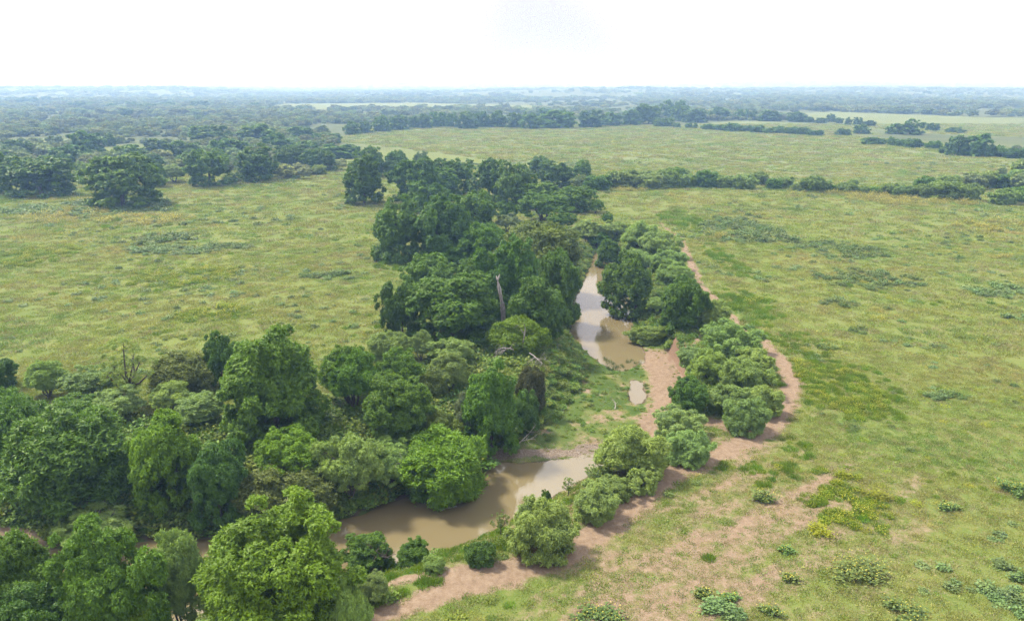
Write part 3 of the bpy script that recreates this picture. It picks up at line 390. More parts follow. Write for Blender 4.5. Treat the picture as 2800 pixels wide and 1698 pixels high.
# ------------------------------------------------------------------ helpers
rng=np.random.default_rng(7)
COL=sc.collection
def link(o,parent=None):
    COL.objects.link(o); o.parent=parent; return o
def tag(o,label=None,cat=None,group=None,kind=None):
    if label: o['label']=label
    if cat: o['category']=cat
    if group: o['group']=group
    if kind: o['kind']=kind
    return o
def mesh_from(name,V,F,mats=(),tint=None,smooth=False,midx=None):
    """V (n,3); F (m,k) all faces of one size, or a list of such arrays"""
    Fs=F if isinstance(F,list) else [F]
    me=bpy.data.meshes.new(name); V=np.asarray(V,np.float32)
    me.vertices.add(len(V)); me.vertices.foreach_set('co',V.ravel())
    loops=np.concatenate([f.ravel() for f in Fs]).astype(np.int32)
    tot=np.concatenate([np.full(len(f),f.shape[1]) for f in Fs]).astype(np.int32)
    st=np.concatenate([[0],np.cumsum(tot)[:-1]]).astype(np.int32)
    me.loops.add(len(loops)); me.loops.foreach_set('vertex_index',loops)
    me.polygons.add(len(tot)); me.polygons.foreach_set('loop_start',st); me.polygons.foreach_set('loop_total',tot)
    if midx is not None: me.polygons.foreach_set('material_index',np.asarray(midx,np.int32))
    if smooth: me.polygons.foreach_set('use_smooth',np.ones(len(tot),bool))
    if tint is not None:
        a=me.attributes.new('tint','FLOAT','POINT'); a.data.foreach_set('value',np.asarray(tint,np.float32))
    for m in mats: me.materials.append(m)
    me.update(calc_edges=True); return me
def newmat(name):
    m=bpy.data.materials.new(name); m.use_nodes=True; m.node_tree.nodes.clear(); return m,m.node_tree.nodes.new,m.node_tree.links.new
def leaf_mat(name,base=None,drift=None,lo=(.66,.72,.75),hi=(1.36,1.32,.95),rand=0.0,trans=.3,rough=.55):
    m,N,L=newmat(name)
    o=N('ShaderNodeOutputMaterial'); at=N('ShaderNodeAttribute'); at.attribute_name='tint'
    mx=N('ShaderNodeMix'); mx.data_type='RGBA'; mx.inputs['A'].default_value=(*lo,1); mx.inputs['B'].default_value=(*hi,1); L(at.outputs['Fac'],mx.inputs['Factor'])
    mu=N('ShaderNodeMix'); mu.data_type='RGBA'; mu.blend_type='MULTIPLY'; mu.inputs['Factor'].default_value=1; L(mx.outputs['Result'],mu.inputs['A'])
    oi=N('ShaderNodeObjectInfo')
    if base is None: L(oi.outputs['Color'],mu.inputs['B'])
    else: mu.inputs['B'].default_value=(*base,1)
    if drift:
        ge=N('ShaderNodeNewGeometry'); nz=N('ShaderNodeTexNoise'); nz.inputs['Scale'].default_value=.045; nz.inputs['Detail'].default_value=5; nz.inputs['Roughness'].default_value=.62; nz.inputs['Distortion'].default_value=.6; L(ge.outputs['Position'],nz.inputs['Vector'])
        rp=N('ShaderNodeValToRGB'); e=rp.color_ramp.elements; e[0].position=.34; e[0].color=(*drift[0],1); e[1].position=.66; e[1].color=(*drift[2],1); x=e.new(.5); x.color=(*drift[1],1); L(nz.outputs['Fac'],rp.inputs[0]); L(rp.outputs[0],mu.inputs['B'])
    src=mu.outputs['Result']
    if rand:
        hs=N('ShaderNodeHueSaturation'); L(src,hs.inputs['Color'])
        r1=N('ShaderNodeMapRange'); r1.inputs['To Min'].default_value=1-rand; r1.inputs['To Max'].default_value=1+rand; L(oi.outputs['Random'],r1.inputs['Value']); L(r1.outputs[0],hs.inputs['Value'])
        ml=N('ShaderNodeMath'); ml.operation='MULTIPLY'; ml.inputs[1].default_value=7.13; L(oi.outputs['Random'],ml.inputs[0])
        fr=N('ShaderNodeMath'); fr.operation='FRACT'; L(ml.outputs[0],fr.inputs[0])
        r2=N('ShaderNodeMapRange'); r2.inputs['To Min'].default_value=.5-rand*.09; r2.inputs['To Max'].default_value=.5+rand*.09; L(fr.outputs[0],r2.inputs['Value']); L(r2.outputs[0],hs.inputs['Hue'])
        src=hs.outputs[0]
    p=N('ShaderNodeBsdfPrincipled'); p.inputs['Roughness'].default_value=rough; p.inputs['Specular IOR Level'].default_value=.25; L(src,p.inputs['Base Color'])
    t=N('ShaderNodeBsdfTranslucent'); g=N('ShaderNodeMix'); g.data_type='RGBA'; g.blend_type='MULTIPLY'; g.inputs['Factor'].default_value=1; g.inputs['B'].default_value=(1.25,1.3,.6,1); L(src,g.inputs['A']); L(g.outputs['Result'],t.inputs['Color'])
    ms=N('ShaderNodeMixShader'); ms.inputs[0].default_value=trans; L(p.outputs[0],ms.inputs[1]); L(t.outputs[0],ms.inputs[2]); L(ms.outputs[0],o.inputs[0])
    return m
def bark_mat(name,c1,c2,scale=6):
    m,N,L=newmat(name); o=N('ShaderNodeOutputMaterial'); p=N('ShaderNodeBsdfPrincipled'); L(p.outputs[0],o.inputs[0]); p.inputs['Roughness'].default_value=.9
    tc=N('ShaderNodeTexCoord'); mp=N('ShaderNodeMapping'); mp.inputs['Scale'].default_value=(1,1,.25); L(tc.outputs['Object'],mp.inputs[0])
    n=N('ShaderNodeTexNoise'); n.inputs['Scale'].default_value=scale; n.inputs['Detail'].default_value=5; L(mp.outputs[0],n.inputs['Vector'])
    r=N('ShaderNodeValToRGB'); r.color_ramp.elements[0].position=.35; r.color_ramp.elements[0].color=(*c1,1); r.color_ramp.elements[1].position=.65; r.color_ramp.elements[1].color=(*c2,1); L(n.outputs['Fac'],r.inputs[0]); L(r.outputs[0],p.inputs['Base Color'])
    b=N('ShaderNodeBump'); b.inputs['Strength'].default_value=.6; b.inputs['Distance'].default_value=.05; L(n.outputs['Fac'],b.inputs['Height']); L(b.outputs[0],p.inputs['Normal'])
    return m
LEAF=leaf_mat('leaf')
BARK=bark_mat('bark',(.035,.028,.022),(.11,.09,.07))
DEAD=bark_mat('dead_wood',(.16,.14,.125),(.36,.33,.31))
# ------------------------------------------------------------------ ground: one sheet, finer where the camera is near
def axis(a,b,st,lim_lo,lim_hi,g):
    c=list(np.arange(a,b+1e-6,st)); s=st
    while c[-1]<lim_hi: s*=g; c.append(c[-1]+s)
    s=st; lo=[]; v=a
    while v>lim_lo: s*=g; v-=s; lo.append(v)
    return np.array(lo[::-1]+c)
GX=axis(-60,60,.6,-14000,14000,1.07); GY=axis(44,140,.55,-3500,15000,1.035)
gx,gy=np.meshgrid(GX,GY); gx=gx.ravel(); gy=gy.ravel()
gz,dw,inw,df,dc=terrain(gx,gy)
def soil_mask(x,y,df=None,dc=None):
    P=np.stack([x,y],1); s=np.zeros(len(x)); nr=np.where((np.abs(x)<150)&(y>20)&(y<260))[0]
    Q=P[nr]; m=np.zeros(len(nr))
    for pl in PATHS:
        pl=np.array(pl); d,par,_=pdist(Q,pl,False); i=np.clip(par.astype(int),0,len(pl)-2); w=pl[i,2]+(pl[i+1,2]-pl[i,2])*(par-i)
        d=d+.35*vnoise(Q[:,0],Q[:,1],1.1,31)
        m=np.maximum(m,1-sstep(d,w*.6,w*1.45+.25))
    # thin, grazed turf toward the camera on the right bank: streaks that run with the track
    u=(Q[:,0]*.78+Q[:,1]*.62); v=(-Q[:,0]*.62+Q[:,1]*.78)
    st=.55*vnoise(u/4,v,1.6,33)+.45*vnoise(u/2.5,v,.7,34)+.5*vnoise(Q[:,0],Q[:,1],9,35)
    d0,_,_=pdist(Q,np.array(PATHS[0]),False)
    region=sstep(Q[:,0]+.55*(Q[:,1]-50),-14,4)*(1-sstep(Q[:,1],60,118))*(1-.75*sstep(d0,6,34))
    m=np.maximum(m,np.clip(region*(.48+.55*st),0,1))
    s[nr]=m; return s
soil=soil_mask(gx,gy)
P2=np.stack([gx,gy],1)
cliff=(1-sstep(dc,1.2,5.5))*(df<2.6)
sandbar=np.zeros(len(gx)); k=np.where((np.abs(gx)<60)&(gy<140)&(gy>70))[0]
SAND=[(22.8,121,1.6),(23.2,113,2.0),(22.6,104,2.2),(20.6,97,1.5),(17.6,91,1.4)]
d,par,_=pdist(P2[k],np.array(SAND),False); sandbar[k]=1-sstep(d+.6*vnoise(gx[k],gy[k],1.5,36),1.0,2.9)
soil=np.maximum(soil,np.maximum(cliff*.95,sandbar))
fl=(df<.01)&~inw
gravel=np.zeros(len(gx)); gravel[k]=np.where(gx[k]<17,(1-sstep(np.abs(gy[k]-85.2-.12*gx[k])+.9*vnoise(gx[k],gy[k],2,37),.2,1.5)),0)*(fl[k]|(df[k]<1))
waterline=(1-sstep(dw,.0,1.1))*(1-inw)
soil=np.maximum(soil,np.where(fl&(gy<112),np.clip(.10+.50*vnoise(gx,gy,2.2,39)+.35*vnoise(gx,gy,.9,40)+.12*sstep(gx,2,14),0,.7),0))
lush=np.clip((1-sstep(df,3,11))*1.0+.25*vnoise(gx,gy,6,38)*(df<14),0,1)*np.where(fl,.75,1)*(1-np.clip(soil*1.1,0,1))
pale=np.zeros(len(gx)); kk=np.where((gy>280)&(gy<2600))[0]
for poly in FAR_FIELDS:
    d,_,i=pdist(P2[kk],poly,True); pale[kk]=np.maximum(pale[kk],np.where(i,1,1-sstep(d,0,12)))
brush=sstep(gy,430,620)*(1-pale)
ny,nx=len(GY),len(GX); idx=np.arange(ny*nx).reshape(ny,nx)
F=np.stack([idx[:-1,:-1],idx[:-1,1:],idx[1:,1:],idx[1:,:-1]],-1).reshape(-1,4)
def ground_mat():
    m,N,L=newmat('ground_earth_and_turf'); o=N('ShaderNodeOutputMaterial'); p=N('ShaderNodeBsdfPrincipled'); L(p.outputs[0],o.inputs[0]); p.inputs['Roughness'].default_value=.95; p.inputs['Specular IOR Level'].default_value=.1
    ge=N('ShaderNodeNewGeometry'); pos=ge.outputs['Position']
    def noise(s,det=4,ro=.55,stretch=None):
        n=N('ShaderNodeTexNoise'); n.inputs['Scale'].default_value=s; n.inputs['Detail'].default_value=det; n.inputs['Roughness'].default_value=ro
        if stretch:
            mp=N('ShaderNodeMapping'); mp.inputs['Rotation'].default_value=(0,0,stretch[0]); mp.inputs['Scale'].default_value=stretch[1]; L(pos,mp.inputs[0]); L(mp.outputs[0],n.inputs['Vector'])
        else: L(pos,n.inputs['Vector'])
        return n.outputs['Fac']
    K=.62
    def ramp(f,stops):
        stops=[(q,tuple(K*v for v in c)) for q,c in stops]
        r=N('ShaderNodeValToRGB'); e=r.color_ramp.elements
        e[0].position=stops[0][0]; e[0].color=(*stops[0][1],1); e[1].position=stops[-1][0]; e[1].color=(*stops[-1][1],1)
        for q,c in stops[1:-1]: x=e.new(q); x.color=(*c,1)
        L(f,r.inputs[0]); return r.outputs[0]
    def mix(f,a,b,mode='MIX'):
        x=N('ShaderNodeMix'); x.data_type='RGBA'; x.blend_type=mode
        if isinstance(f,float): x.inputs['Factor'].default_value=f
        else: L(f,x.inputs['Factor'])
        for s,v in (('A',a),('B',b)):
            if isinstance(v,tuple): x.inputs[s].default_value=(*v,1)
            else: L(v,x.inputs[s])
        return x.outputs['Result']
    def math2(op,a,b):
        x=N('ShaderNodeMath'); x.operation=op
        for i,v in enumerate((a,b)):
            if isinstance(v,float): x.inputs[i].default_value=v
            else: L(v,x.inputs[i])
        return x.outputs[0]
    def sm(v,a,b):
        x=N('ShaderNodeMapRange'); x.interpolation_type='SMOOTHSTEP'; x.inputs['From Min'].default_value=a; x.inputs['From Max'].default_value=b; L(v,x.inputs['Value']); return x.outputs[0]
    at=N('ShaderNodeAttribute'); at.attribute_name='mask'; sp=N('ShaderNodeSeparateColor'); L(at.outputs['Color'],sp.inputs[0])
    at2=N('ShaderNodeAttribute'); at2.attribute_name='mask2'; sp2=N('ShaderNodeSeparateColor'); L(at2.outputs['Color'],sp2.inputs[0])
    big=noise(.02,5,.6); midn=noise(.16,5,.6,(.5,(.35,1,1))); fine=noise(1.7,6,.65); vf=noise(9,3,.6)
    turf=ramp(midn,[(.28,(.105,.16,.030)),(.45,(.16,.215,.048)),(.58,(.20,.22,.066)),(.72,(.25,.215,.105))])
    turf2=ramp(fine,[(.3,(.09,.14,.028)),(.5,(.165,.215,.05)),(.7,(.24,.24,.09))])
    turf=mix(.5,turf,turf2)
    turf=mix(sm(big,.45,.62),turf,mix(.6,turf,(.125,.15,.042)))
    pale_c=ramp(noise(.05,8,.72,(.2,(.35,1,1))),[(.25,(.12,.175,.062)),(.42,(.165,.215,.08)),(.55,(.195,.235,.095)),(.75,(.225,.22,.12))])
    c=mix(sp.outputs[2] if False else sp2.outputs[0],turf,pale_c)
    brush_c=ramp(noise(.05,6,.65),[(.3,(.075,.105,.042)),(.5,(.105,.135,.057)),(.68,(.15,.165,.08))])
    c=mix(sp2.outputs[1],c,brush_c)
    lush_c=ramp(fine,[(.3,(.045,.085,.018)),(.5,(.075,.13,.025)),(.7,(.12,.165,.04))])
    c=mix(sm(math2('ADD',sp.outputs[1],math2('MULTIPLY',math2('SUBTRACT',fine,.5),.5)),.25,.7),c,lush_c)
    soil_c=ramp(math2('ADD',math2('MULTIPLY',fine,.6),math2('MULTIPLY',vf,.4)),[(.3,(.17,.118,.078)),(.48,(.28,.203,.138)),(.68,(.385,.297,.215))])
    sf=sm(math2('ADD',sp.outputs[0],math2('ADD',math2('MULTIPLY',math2('SUBTRACT',fine,.5),.95),math2('MULTIPLY',math2('SUBTRACT',vf,.5),.8))),.25,.80)
    c=mix(sf,c,soil_c)
    ns=N('ShaderNodeSeparateXYZ'); L(ge.outputs['True Normal'],ns.inputs[0]); clay=ramp(vf,[(.3,(.17,.105,.07)),(.7,(.32,.215,.15))])
    c=mix(math2('MULTIPLY',sf,sm(math2('SUBTRACT',1.0,ns.outputs['Z']),.12,.35)),c,clay)
    grav=ramp(noise(5,2,.5),[(.3,(.15,.115,.08)),(.5,(.24,.19,.145)),(.7,(.34,.29,.24))])
    c=mix(sm(math2('ADD',sp.outputs[2],math2('MULTIPLY',math2('SUBTRACT',fine,.5),.6)),.35,.65),c,grav)
    c=mix(sm(sp2.outputs[2],.3,.9),c,(.065,.047,.03))
    L(c,p.inputs['Base Color'])
    b=N('ShaderNodeBump'); b.inputs['Strength'].default_value=.7; b.inputs['Distance'].default_value=.12; L(math2('ADD',fine,math2('MULTIPLY',vf,.4)),b.inputs['Height']); L(b.outputs[0],p.inputs['Normal'])
    return m
me=mesh_from('ground',np.stack([gx,gy,gz],1),F,[ground_mat()],smooth=True)
for nm,chs in (('mask',(soil,lush,gravel)),('mask2',(pale,brush,waterline))):
    a=me.color_attributes.new(nm,'FLOAT_COLOR','POINT'); cdat=np.ones((len(gx),4),np.float32)
    for i,v in enumerate(chs): cdat[:,i]=v
    a.data.foreach_set('color',cdat.ravel())
tag(link(bpy.data.objects.new('ground',me)),'gently rolling pasture ground with bare pink soil, banks and far fields','ground',kind='structure')
# ------------------------------------------------------------------ water
def water_mat():
    m,N,L=newmat('muddy_water'); o=N('ShaderNodeOutputMaterial'); p=N('ShaderNodeBsdfPrincipled'); L(p.outputs[0],o.inputs[0])
    p.inputs['Base Color'].default_value=(.145,.118,.062,1); p.inputs['Roughness'].default_value=.06; p.inputs['IOR'].default_value=1.6; p.inputs['Specular IOR Level'].default_value=.75
    ge=N('ShaderNodeNewGeometry'); mp=N('ShaderNodeMapping'); mp.inputs['Rotation'].default_value=(0,0,.5); mp.inputs['Scale'].default_value=(1,2.2,1); L(ge.outputs['Position'],mp.inputs[0])
    n=N('ShaderNodeTexNoise'); n.inputs['Scale'].default_value=2.6; n.inputs['Detail'].default_value=3; L(mp.outputs[0],n.inputs['Vector'])
    n2=N('ShaderNodeTexNoise'); n2.inputs['Scale'].default_value=.22; n2.inputs['Detail'].default_value=2; L(ge.outputs['Position'],n2.inputs['Vector'])
    ml=N('ShaderNodeMath'); ml.operation='MULTIPLY'; L(n.outputs['Fac'],ml.inputs[0]); L(n2.outputs['Fac'],ml.inputs[1])
    b=N('ShaderNodeBump'); b.inputs['Strength'].default_value=.25; b.inputs['Distance'].default_value=.05; L(ml.outputs[0],b.inputs['Height']); L(b.outputs[0],p.inputs['Normal'])
    return m
WM=water_mat()
def water(name,poly,grow,label):
    """a level sheet; the banks rise through it and draw the shoreline"""
    P=np.array(poly); (x0,y0),(x1,y1)=P.min(0)-grow,P.max(0)+grow; nx_,ny_=max(2,int((x1-x0)/3)),max(2,int((y1-y0)/3))
    X_,Y_=np.meshgrid(np.linspace(x0,x1,nx_),np.linspace(y0,y1,ny_)); i=np.arange(nx_*ny_).reshape(ny_,nx_)
    me=mesh_from(name,np.stack([X_.ravel(),Y_.ravel(),np.full(X_.size,WZ)],1),np.stack([i[:-1,:-1],i[:-1,1:],i[1:,1:],i[1:,:-1]],-1).reshape(-1,4),[WM])
    tag(link(bpy.data.objects.new(name,me)),label,'water',kind='structure')
water('river',WATER_LOW,1.0,'muddy brown lower pool of the creek')
water('river',WATER_UP,1.0,'bright sky-reflecting upper pool of the creek')
water('puddle',PUDDLE,.8,'small bright puddle left on the creek bed')
# ------------------------------------------------------------------ tree kit
def unit(v): return v/np.maximum(np.linalg.norm(v,axis=-1,keepdims=True),1e-9)
SP=dict( # radius, height, lobes, lobe size, leaf length, leaf width, leaves per sprig, coverage
 P=dict(R=6.0,h=12.,n=30,lr=(.19,.42),l=.36,w=.22,m=9,cov=1.8,droop=.5,zlo=-.85),
 E=dict(R=5.0,h=8.0,n=34,lr=(.17,.36),l=.34,w=.14,m=9,cov=1.7,droop=.1,zlo=-.8),
 M=dict(R=3.6,h=6.5,n=34,lr=(.20,.34),l=.28,w=.10,m=10,cov=1.05,droop=.15,zlo=-.5),
 W=dict(R=3.6,h=6.0,n=26,lr=(.18,.38),l=.36,w=.10,m=10,cov=1.5,droop=.55,zlo=-.9),
 B=dict(R=2.2,h=3.2,n=24,lr=(.24,.40),l=.26,w=.12,m=8,cov=2.0,droop=.2,zlo=-.8),
 O=dict(R=3.6,h=8.5,n=13,lr=(.15,.26),l=.24,w=.08,m=9,cov=.42,droop=.2,zlo=-.1))
def tube(pts,rad,ns=6):
    pts=np.asarray(pts,float); n=len(pts); V=[]; 
    for i in range(n):
        t=unit(pts[min(i+1,n-1)]-pts[max(i-1,0)]); u=unit(np.cross(t,[.31,.95,.05])); w=np.cross(t,u)
        a=np.arange(ns)/ns*2*math.pi; V.append(pts[i]+rad[i]*(np.cos(a)[:,None]*u+np.sin(a)[:,None]*w))
    V=np.concatenate(V); F=[]
    for i in range(n-1):
        for j in range(ns): F.append((i*ns+j,i*ns+(j+1)%ns,(i+1)*ns+(j+1)%ns,(i+1)*ns+j))
    return V,np.array(F,int)
def join(parts):
    V=[];F=[];o=0
    for v,f in parts: V.append(v); F.append(f+o); o+=len(v)
    return np.concatenate(V),np.concatenate(F)
def make_tree(sp,seed,lod=1.0):
    """meshes (crown, trunk) of one tree of its kind; lod > 1 means larger, fewer leaves"""
    c=SP[sp]; g=np.random.default_rng(seed*31+ord(sp)); Rr,h=c['R'],c['h']
    C=np.array([0,0,h*.53]); ax=np.array([Rr,Rr,h*.47]); n=max(8,int(c['n']*(1 if lod<2.5 else .6)))
    d=unit(g.normal(size=(n*4,3))); d=d[(d[:,2]>c['zlo'])]
    keep=[d[0]]                                   # spread the lobes apart
    for q in d[1:]:
        if len(keep)>=n: break
        if min(np.linalg.norm(q-k) for k in keep)>1.75/math.sqrt(n): keep.append(q)
    d=np.array(keep); n=len(d)
    bul=1+(.13 if lod<2 else .05)*np.sin(d[:,0]*3.1+seed)+.12*np.sin(d[:,1]*4.3+seed*2)+.10*np.sin(d[:,2]*5+seed*3)
    lr=Rr*g.uniform(*c['lr'],n)*np.where(d[:,2]<-.3,.8,1); u=(g.uniform(.68,1.02,n) if lod<2 else g.uniform(.82,1.0,n))*bul
    lc=C+d*np.maximum(ax*u[:,None]-lr[:,None]*.85,ax*.15)
    # small sprays that break the outline
    nb=26 if lod<2.5 else 8; db=unit(g.normal(size=(nb,3))+[0,0,.25]); db=db[db[:,2]>c['zlo']]; lb=Rr*g.uniform(.08,.16,len(db))
    lc=np.concatenate([lc,C+db*ax*g.uniform(.82,.98,(len(db),1))*(1+.16*np.sin(db[:,:1]*3.1+seed)+.12*np.sin(db[:,1:2]*4.3+seed*2))]); lr=np.concatenate([lr,lb])
    ni=max(3,n//5); di=unit(g.normal(size=(ni,3))); lc=np.concatenate([lc,C+di*ax*g.uniform(.1,.45,(ni,1))]); lr=np.concatenate([lr,np.full(ni,Rr*.3)])
    if sp in 'PEWB':                              # low skirt: these crowns reach the ground
        nk=11; ak=np.arange(nk)/nk*6.28+g.random(nk)*.4; rk=Rr*g.uniform(.55,.8,nk); lc=np.concatenate([lc,np.stack([np.cos(ak)*rk,np.sin(ak)*rk,h*g.uniform(.10,.2,nk)],1)]); lr=np.concatenate([lr,Rr*g.uniform(.17,.26,nk)])
    LL,LW=c['l']*lod,c['w']*lod*(1.15 if lod>1.5 else 1)
    cs=[];os_=[];ts=[]
    for q in range(len(lc)):
        outd=unit((lc[q]-C)/ax); nsub=max(5,int(13*c.get('sub',1)/(lod if lod>1.2 else 1)**.7)); sd=unit(g.normal(size=(nsub*3,3))+outd*.5); sd=sd[(sd@outd>-.4)|(sd[:,2]>.3)][:nsub]
        sr=lr[q]*g.uniform(.30,.50,len(sd)); sl=lc[q]+sd*(lr[q]-sr[:,None]*.55)*np.array([1,1,.9]); lt=g.normal(0,.10)
        for j in range(len(sd)):
            ns=max(2,int(4*math.pi*sr[j]**2*.62*c['cov']/(LL*LW*.5)/c['m']))
            s=unit(g.normal(size=(ns*2+4,3))); s=s[(s@sd[j]>-.3)|(s[:,2]>.35)][:ns]
            if sp=='M' or sp=='O': s=s*np.array([1,1,.62])
            cs.append(sl[j]+s*sr[j]*g.uniform(.72,1.08,(len(s),1))); os_.append(unit(s+.35*sd[j])); ts.append(np.clip(g.normal(.45,.12,len(s))+lt+g.normal(0,.08),0,1))
    cs=np.concatenate(cs);os_=np.concatenate(os_);ts=np.concatenate(ts); m=c['m']
    sg=.13*lod**.5*(1.0 if sp in 'PEB' else .8)
    sig=np.array([sg,sg,sg*(.55 if sp in 'MO' else 1.1 if sp=='W' else .8)])
    off=g.normal(size=(len(cs),m,3))*sig
    if sp=='W': off[:,:,2]-=np.abs(g.normal(size=off.shape[:2]))*.10
    if sp=='E': off+=os_[:,None,:]*np.abs(g.normal(size=off.shape[:2]))[...,None]*.22
    pc=(cs[:,None,:]+off).reshape(-1,3); o=np.repeat(os_,m,0); tn=np.clip(np.repeat(ts,m)+g.normal(0,.12,len(pc)),0,1)
    pc[:,2]=np.maximum(pc[:,2],h*.015)
    a=unit(g.normal(size=pc.shape)*.55+o*.7+np.array([0,0,-c['droop']])); nn=g.normal(size=pc.shape)*.38+o*1.0+np.array([0,0,.45])
    s=unit(np.cross(a,nn)); ll=LL*g.uniform(.7,1.25,(len(pc),1)); ww=LW*g.uniform(.75,1.2,(len(pc),1))
    V=np.stack([pc+s*ww*.5-a*ll*.4,pc+a*ll*.6,pc-s*ww*.5-a*ll*.4],1).reshape(-1,3)
    Fc=np.arange(len(V)).reshape(-1,3)
    crown=mesh_from('crown_'+sp,V,Fc,[LEAF],tint=np.repeat(tn,3))
    # trunk and limbs
    parts=[]; tr=Rr*(.055 if sp in 'PE' else .07 if sp=='O' else .035); tips=np.argsort(-lr*(1+.5*g.random(len(lr))))[:(14 if lod<1.5 else 7)]
    stems=1 if sp in 'PEO' else 4
    for st in range(stems):
        a0=st/stems*6.28+g.random(); top=np.array([math.cos(a0),math.sin(a0),0])*Rr*(.06 if stems==1 else .28)+[0,0,h*(.34 if stems==1 else .42)]
        b0=np.array([math.cos(a0),math.sin(a0),0])*(.0 if stems==1 else Rr*.05); mid=(b0+top)/2+g.normal(size=3)*Rr*.05
        parts.append(tube([b0-[0,0,.5],b0*.9+[0,0,.25],mid,top],[tr*1.6,tr*1.15,tr*.95,tr*.75]))
        for q in tips[st::stems]:
            e=lc[q]; m1=top*.55+e*.45+g.normal(size=3)*Rr*.06+[0,0,-Rr*.04]; m2=top*.2+e*.8+g.normal(size=3)*Rr*.04
            parts.append(tube([top,m1,m2,e+unit(e-C)*lr[q]*.3],[tr*.62,tr*.45,tr*.28,tr*.08],5))
            if lod<1.5:
                for _ in range(5 if sp in 'MO' else 2):
                    t=g.uniform(.0,.9); b=m2*(1-t)+e*t; parts.append(tube([b,b+unit(g.normal(size=3)+[0,0,.4])*lr[q]*g.uniform(.5,.95)],[tr*.2,tr*.04],4))
    v,f=join(parts); trunk=mesh_from('trunk_'+sp,v,f,[BARK],smooth=True)
    return crown,trunk
CACHE={}
def proto(sp,k,lod):
    key=(sp,k,lod)
    if key not in CACHE: CACHE[key]=make_tree(sp,k+1,lod)
    return CACHE[key]
FARC={}
def far_proto(sp,k):
    """crown and trunk of a far tree in one mesh"""
    if (sp,k) in FARC: return FARC[(sp,k)]
    c,t=make_tree(sp,k+20,4.2)
    import bmesh
    bm=bmesh.new(); bm.from_mesh(c); n0=len(bm.faces); bm.from_mesh(t); bm.faces.ensure_lookup_table()
    for f in bm.faces[n0:]: f.material_index=1
    me=bpy.data.meshes.new('far_'+sp); bm.to_mesh(me); bm.free(); me.materials.clear(); me.materials.append(LEAF); me.materials.append(BARK)
    FARC[(sp,k)]=me; return me
NV=dict(P=5,E=3,M=4,W=4,B=2,O=2)
TC=dict(dk=(.068,.142,.020),gr=(.090,.176,.018),br=(.122,.212,.012),pl=(.165,.240,.065),yl=(.205,.285,.068),ol=(.118,.158,.034),gy=(.16,.20,.10),br2=(.085,.090,.036),fd=(.082,.158,.028),mp=(.200,.290,.088))
def nearest_bank(x,y):
    """where the foot of a tree whose crown reaches over water stands"""
    for r in np.arange(0,12,.5):
        for a in np.arange(0,6.28,.35):
            q=(x+r*math.cos(a),y+r*math.sin(a)); z,dw_,iw,_,_=terrain([q[0]],[q[1]])
            if not iw[0] and (dw_[0]>.7): return q[0],q[1],float(z[0])
    return x,y,WZ
cnt={}
for i,(sp,col,nm,label,grp,X,Y,z0,rx,ry,h) in enumerate(TREES):
    g=random.Random(i*7+3); c=np.array(TC[col])*g.uniform(.86,1.14)*np.array([g.uniform(.92,1.08),1,g.uniform(.85,1.15)])
    D=math.hypot(X,Y); k=cnt.get(sp,0); cnt[sp]=k+1; s=SP[sp]
    if sp=='O': k=k
    cat='tree' if nm=='tree' else 'bush'; name={'P':'broadleaf_tree','E':'fine_leaved_tree','M':'feathery_tree','W':'drooping_tree','B':'bush','O':'open_tree'}[sp] if nm=='tree' else 'bush'
    rot=g.uniform(0,6.283); sx,sy,sz=rx/(s['R']*.98),ry/(s['R']*.98),h/s['h']
    # the crown turns inside the unequal scale, so swap the axes with quarter turns only
    q=g.randrange(4); rot=q*math.pi/2; S=(sx,sy,sz) if q%2==0 else (sy,sx,sz)
    if D>430:
        o=bpy.data.objects.new(name,far_proto(sp if sp in 'PB' else 'P',k%5)); link(o)
        ss=SP[sp]; o.location=(X,Y,z0); o.scale=S; o.rotation_euler=(0,0,rot); o.color=(*c,1); tag(o,label,cat,grp or None); continue
    bx,by,bz=X,Y,z0
    if not (float(terrain([X],[Y])[1][0])>.7 and not terrain([X],[Y])[2][0]): bx,by,bz=nearest_bank(X,Y)
    root=bpy.data.objects.new(name,None); link(root); root.location=(bx,by,bz); root.empty_display_size=.5
    tag(root,label,cat,grp or None)
    lod=(.72 if D<62 else .95 if D<100 else 1.22) if sp=='P' and D<200 else (1.2 if sp=='E' else 1.0) if D<200 else 1.8
    cm,tm=proto(sp,k%(NV[sp] if D>62 else 3) if D<200 else k%4,lod)
    co=bpy.data.objects.new('crown',cm); link(co,root); co.location=(X-bx,Y-by,z0-bz); co.scale=S; co.rotation_euler=(0,0,rot); co.color=(*c,1)
    to=bpy.data.objects.new('trunk',tm); link(to,root); to.scale=S; to.rotation_euler=(0,0,rot)
# ------------------------------------------------------------------ dead wood
def twigs(g,p,d,l,r,depth,parts):
    n=4; pts=[p]; q=p.copy()
    for i in range(n-1):
        d=unit(d+g.normal(size=3)*.22); q=q+d*l/(n-1); pts.append(q.copy())
    parts.append(tube(pts,np.linspace(r,r*.45,n),5))
    if depth:
        for _ in range(4):
            t=g.integers(1,n); twigs(g,pts[t],unit(d+g.normal(size=3)*.7),l*g.uniform(.45,.7),r*.45,depth-1,parts)
def dead_branch(name,loc,d,l,r,depth,label,seed):
    g=np.random.default_rng(seed); parts=[]; twigs(g,np.zeros(3),unit(np.array(d,float)),l,r,depth,parts); v,f=join(parts)
    o=link(bpy.data.objects.new(name,mesh_from(name,v,f,[DEAD],smooth=True))); o.location=loc; tag(o,label,'dead branch')
def zt(x,y): return float(terrain([x],[y])[0][0])
g=np.random.default_rng(5); X,Y,z0,rx,ry,h=SNAG; h=max(h,9.5)
pts=[];rad=[]
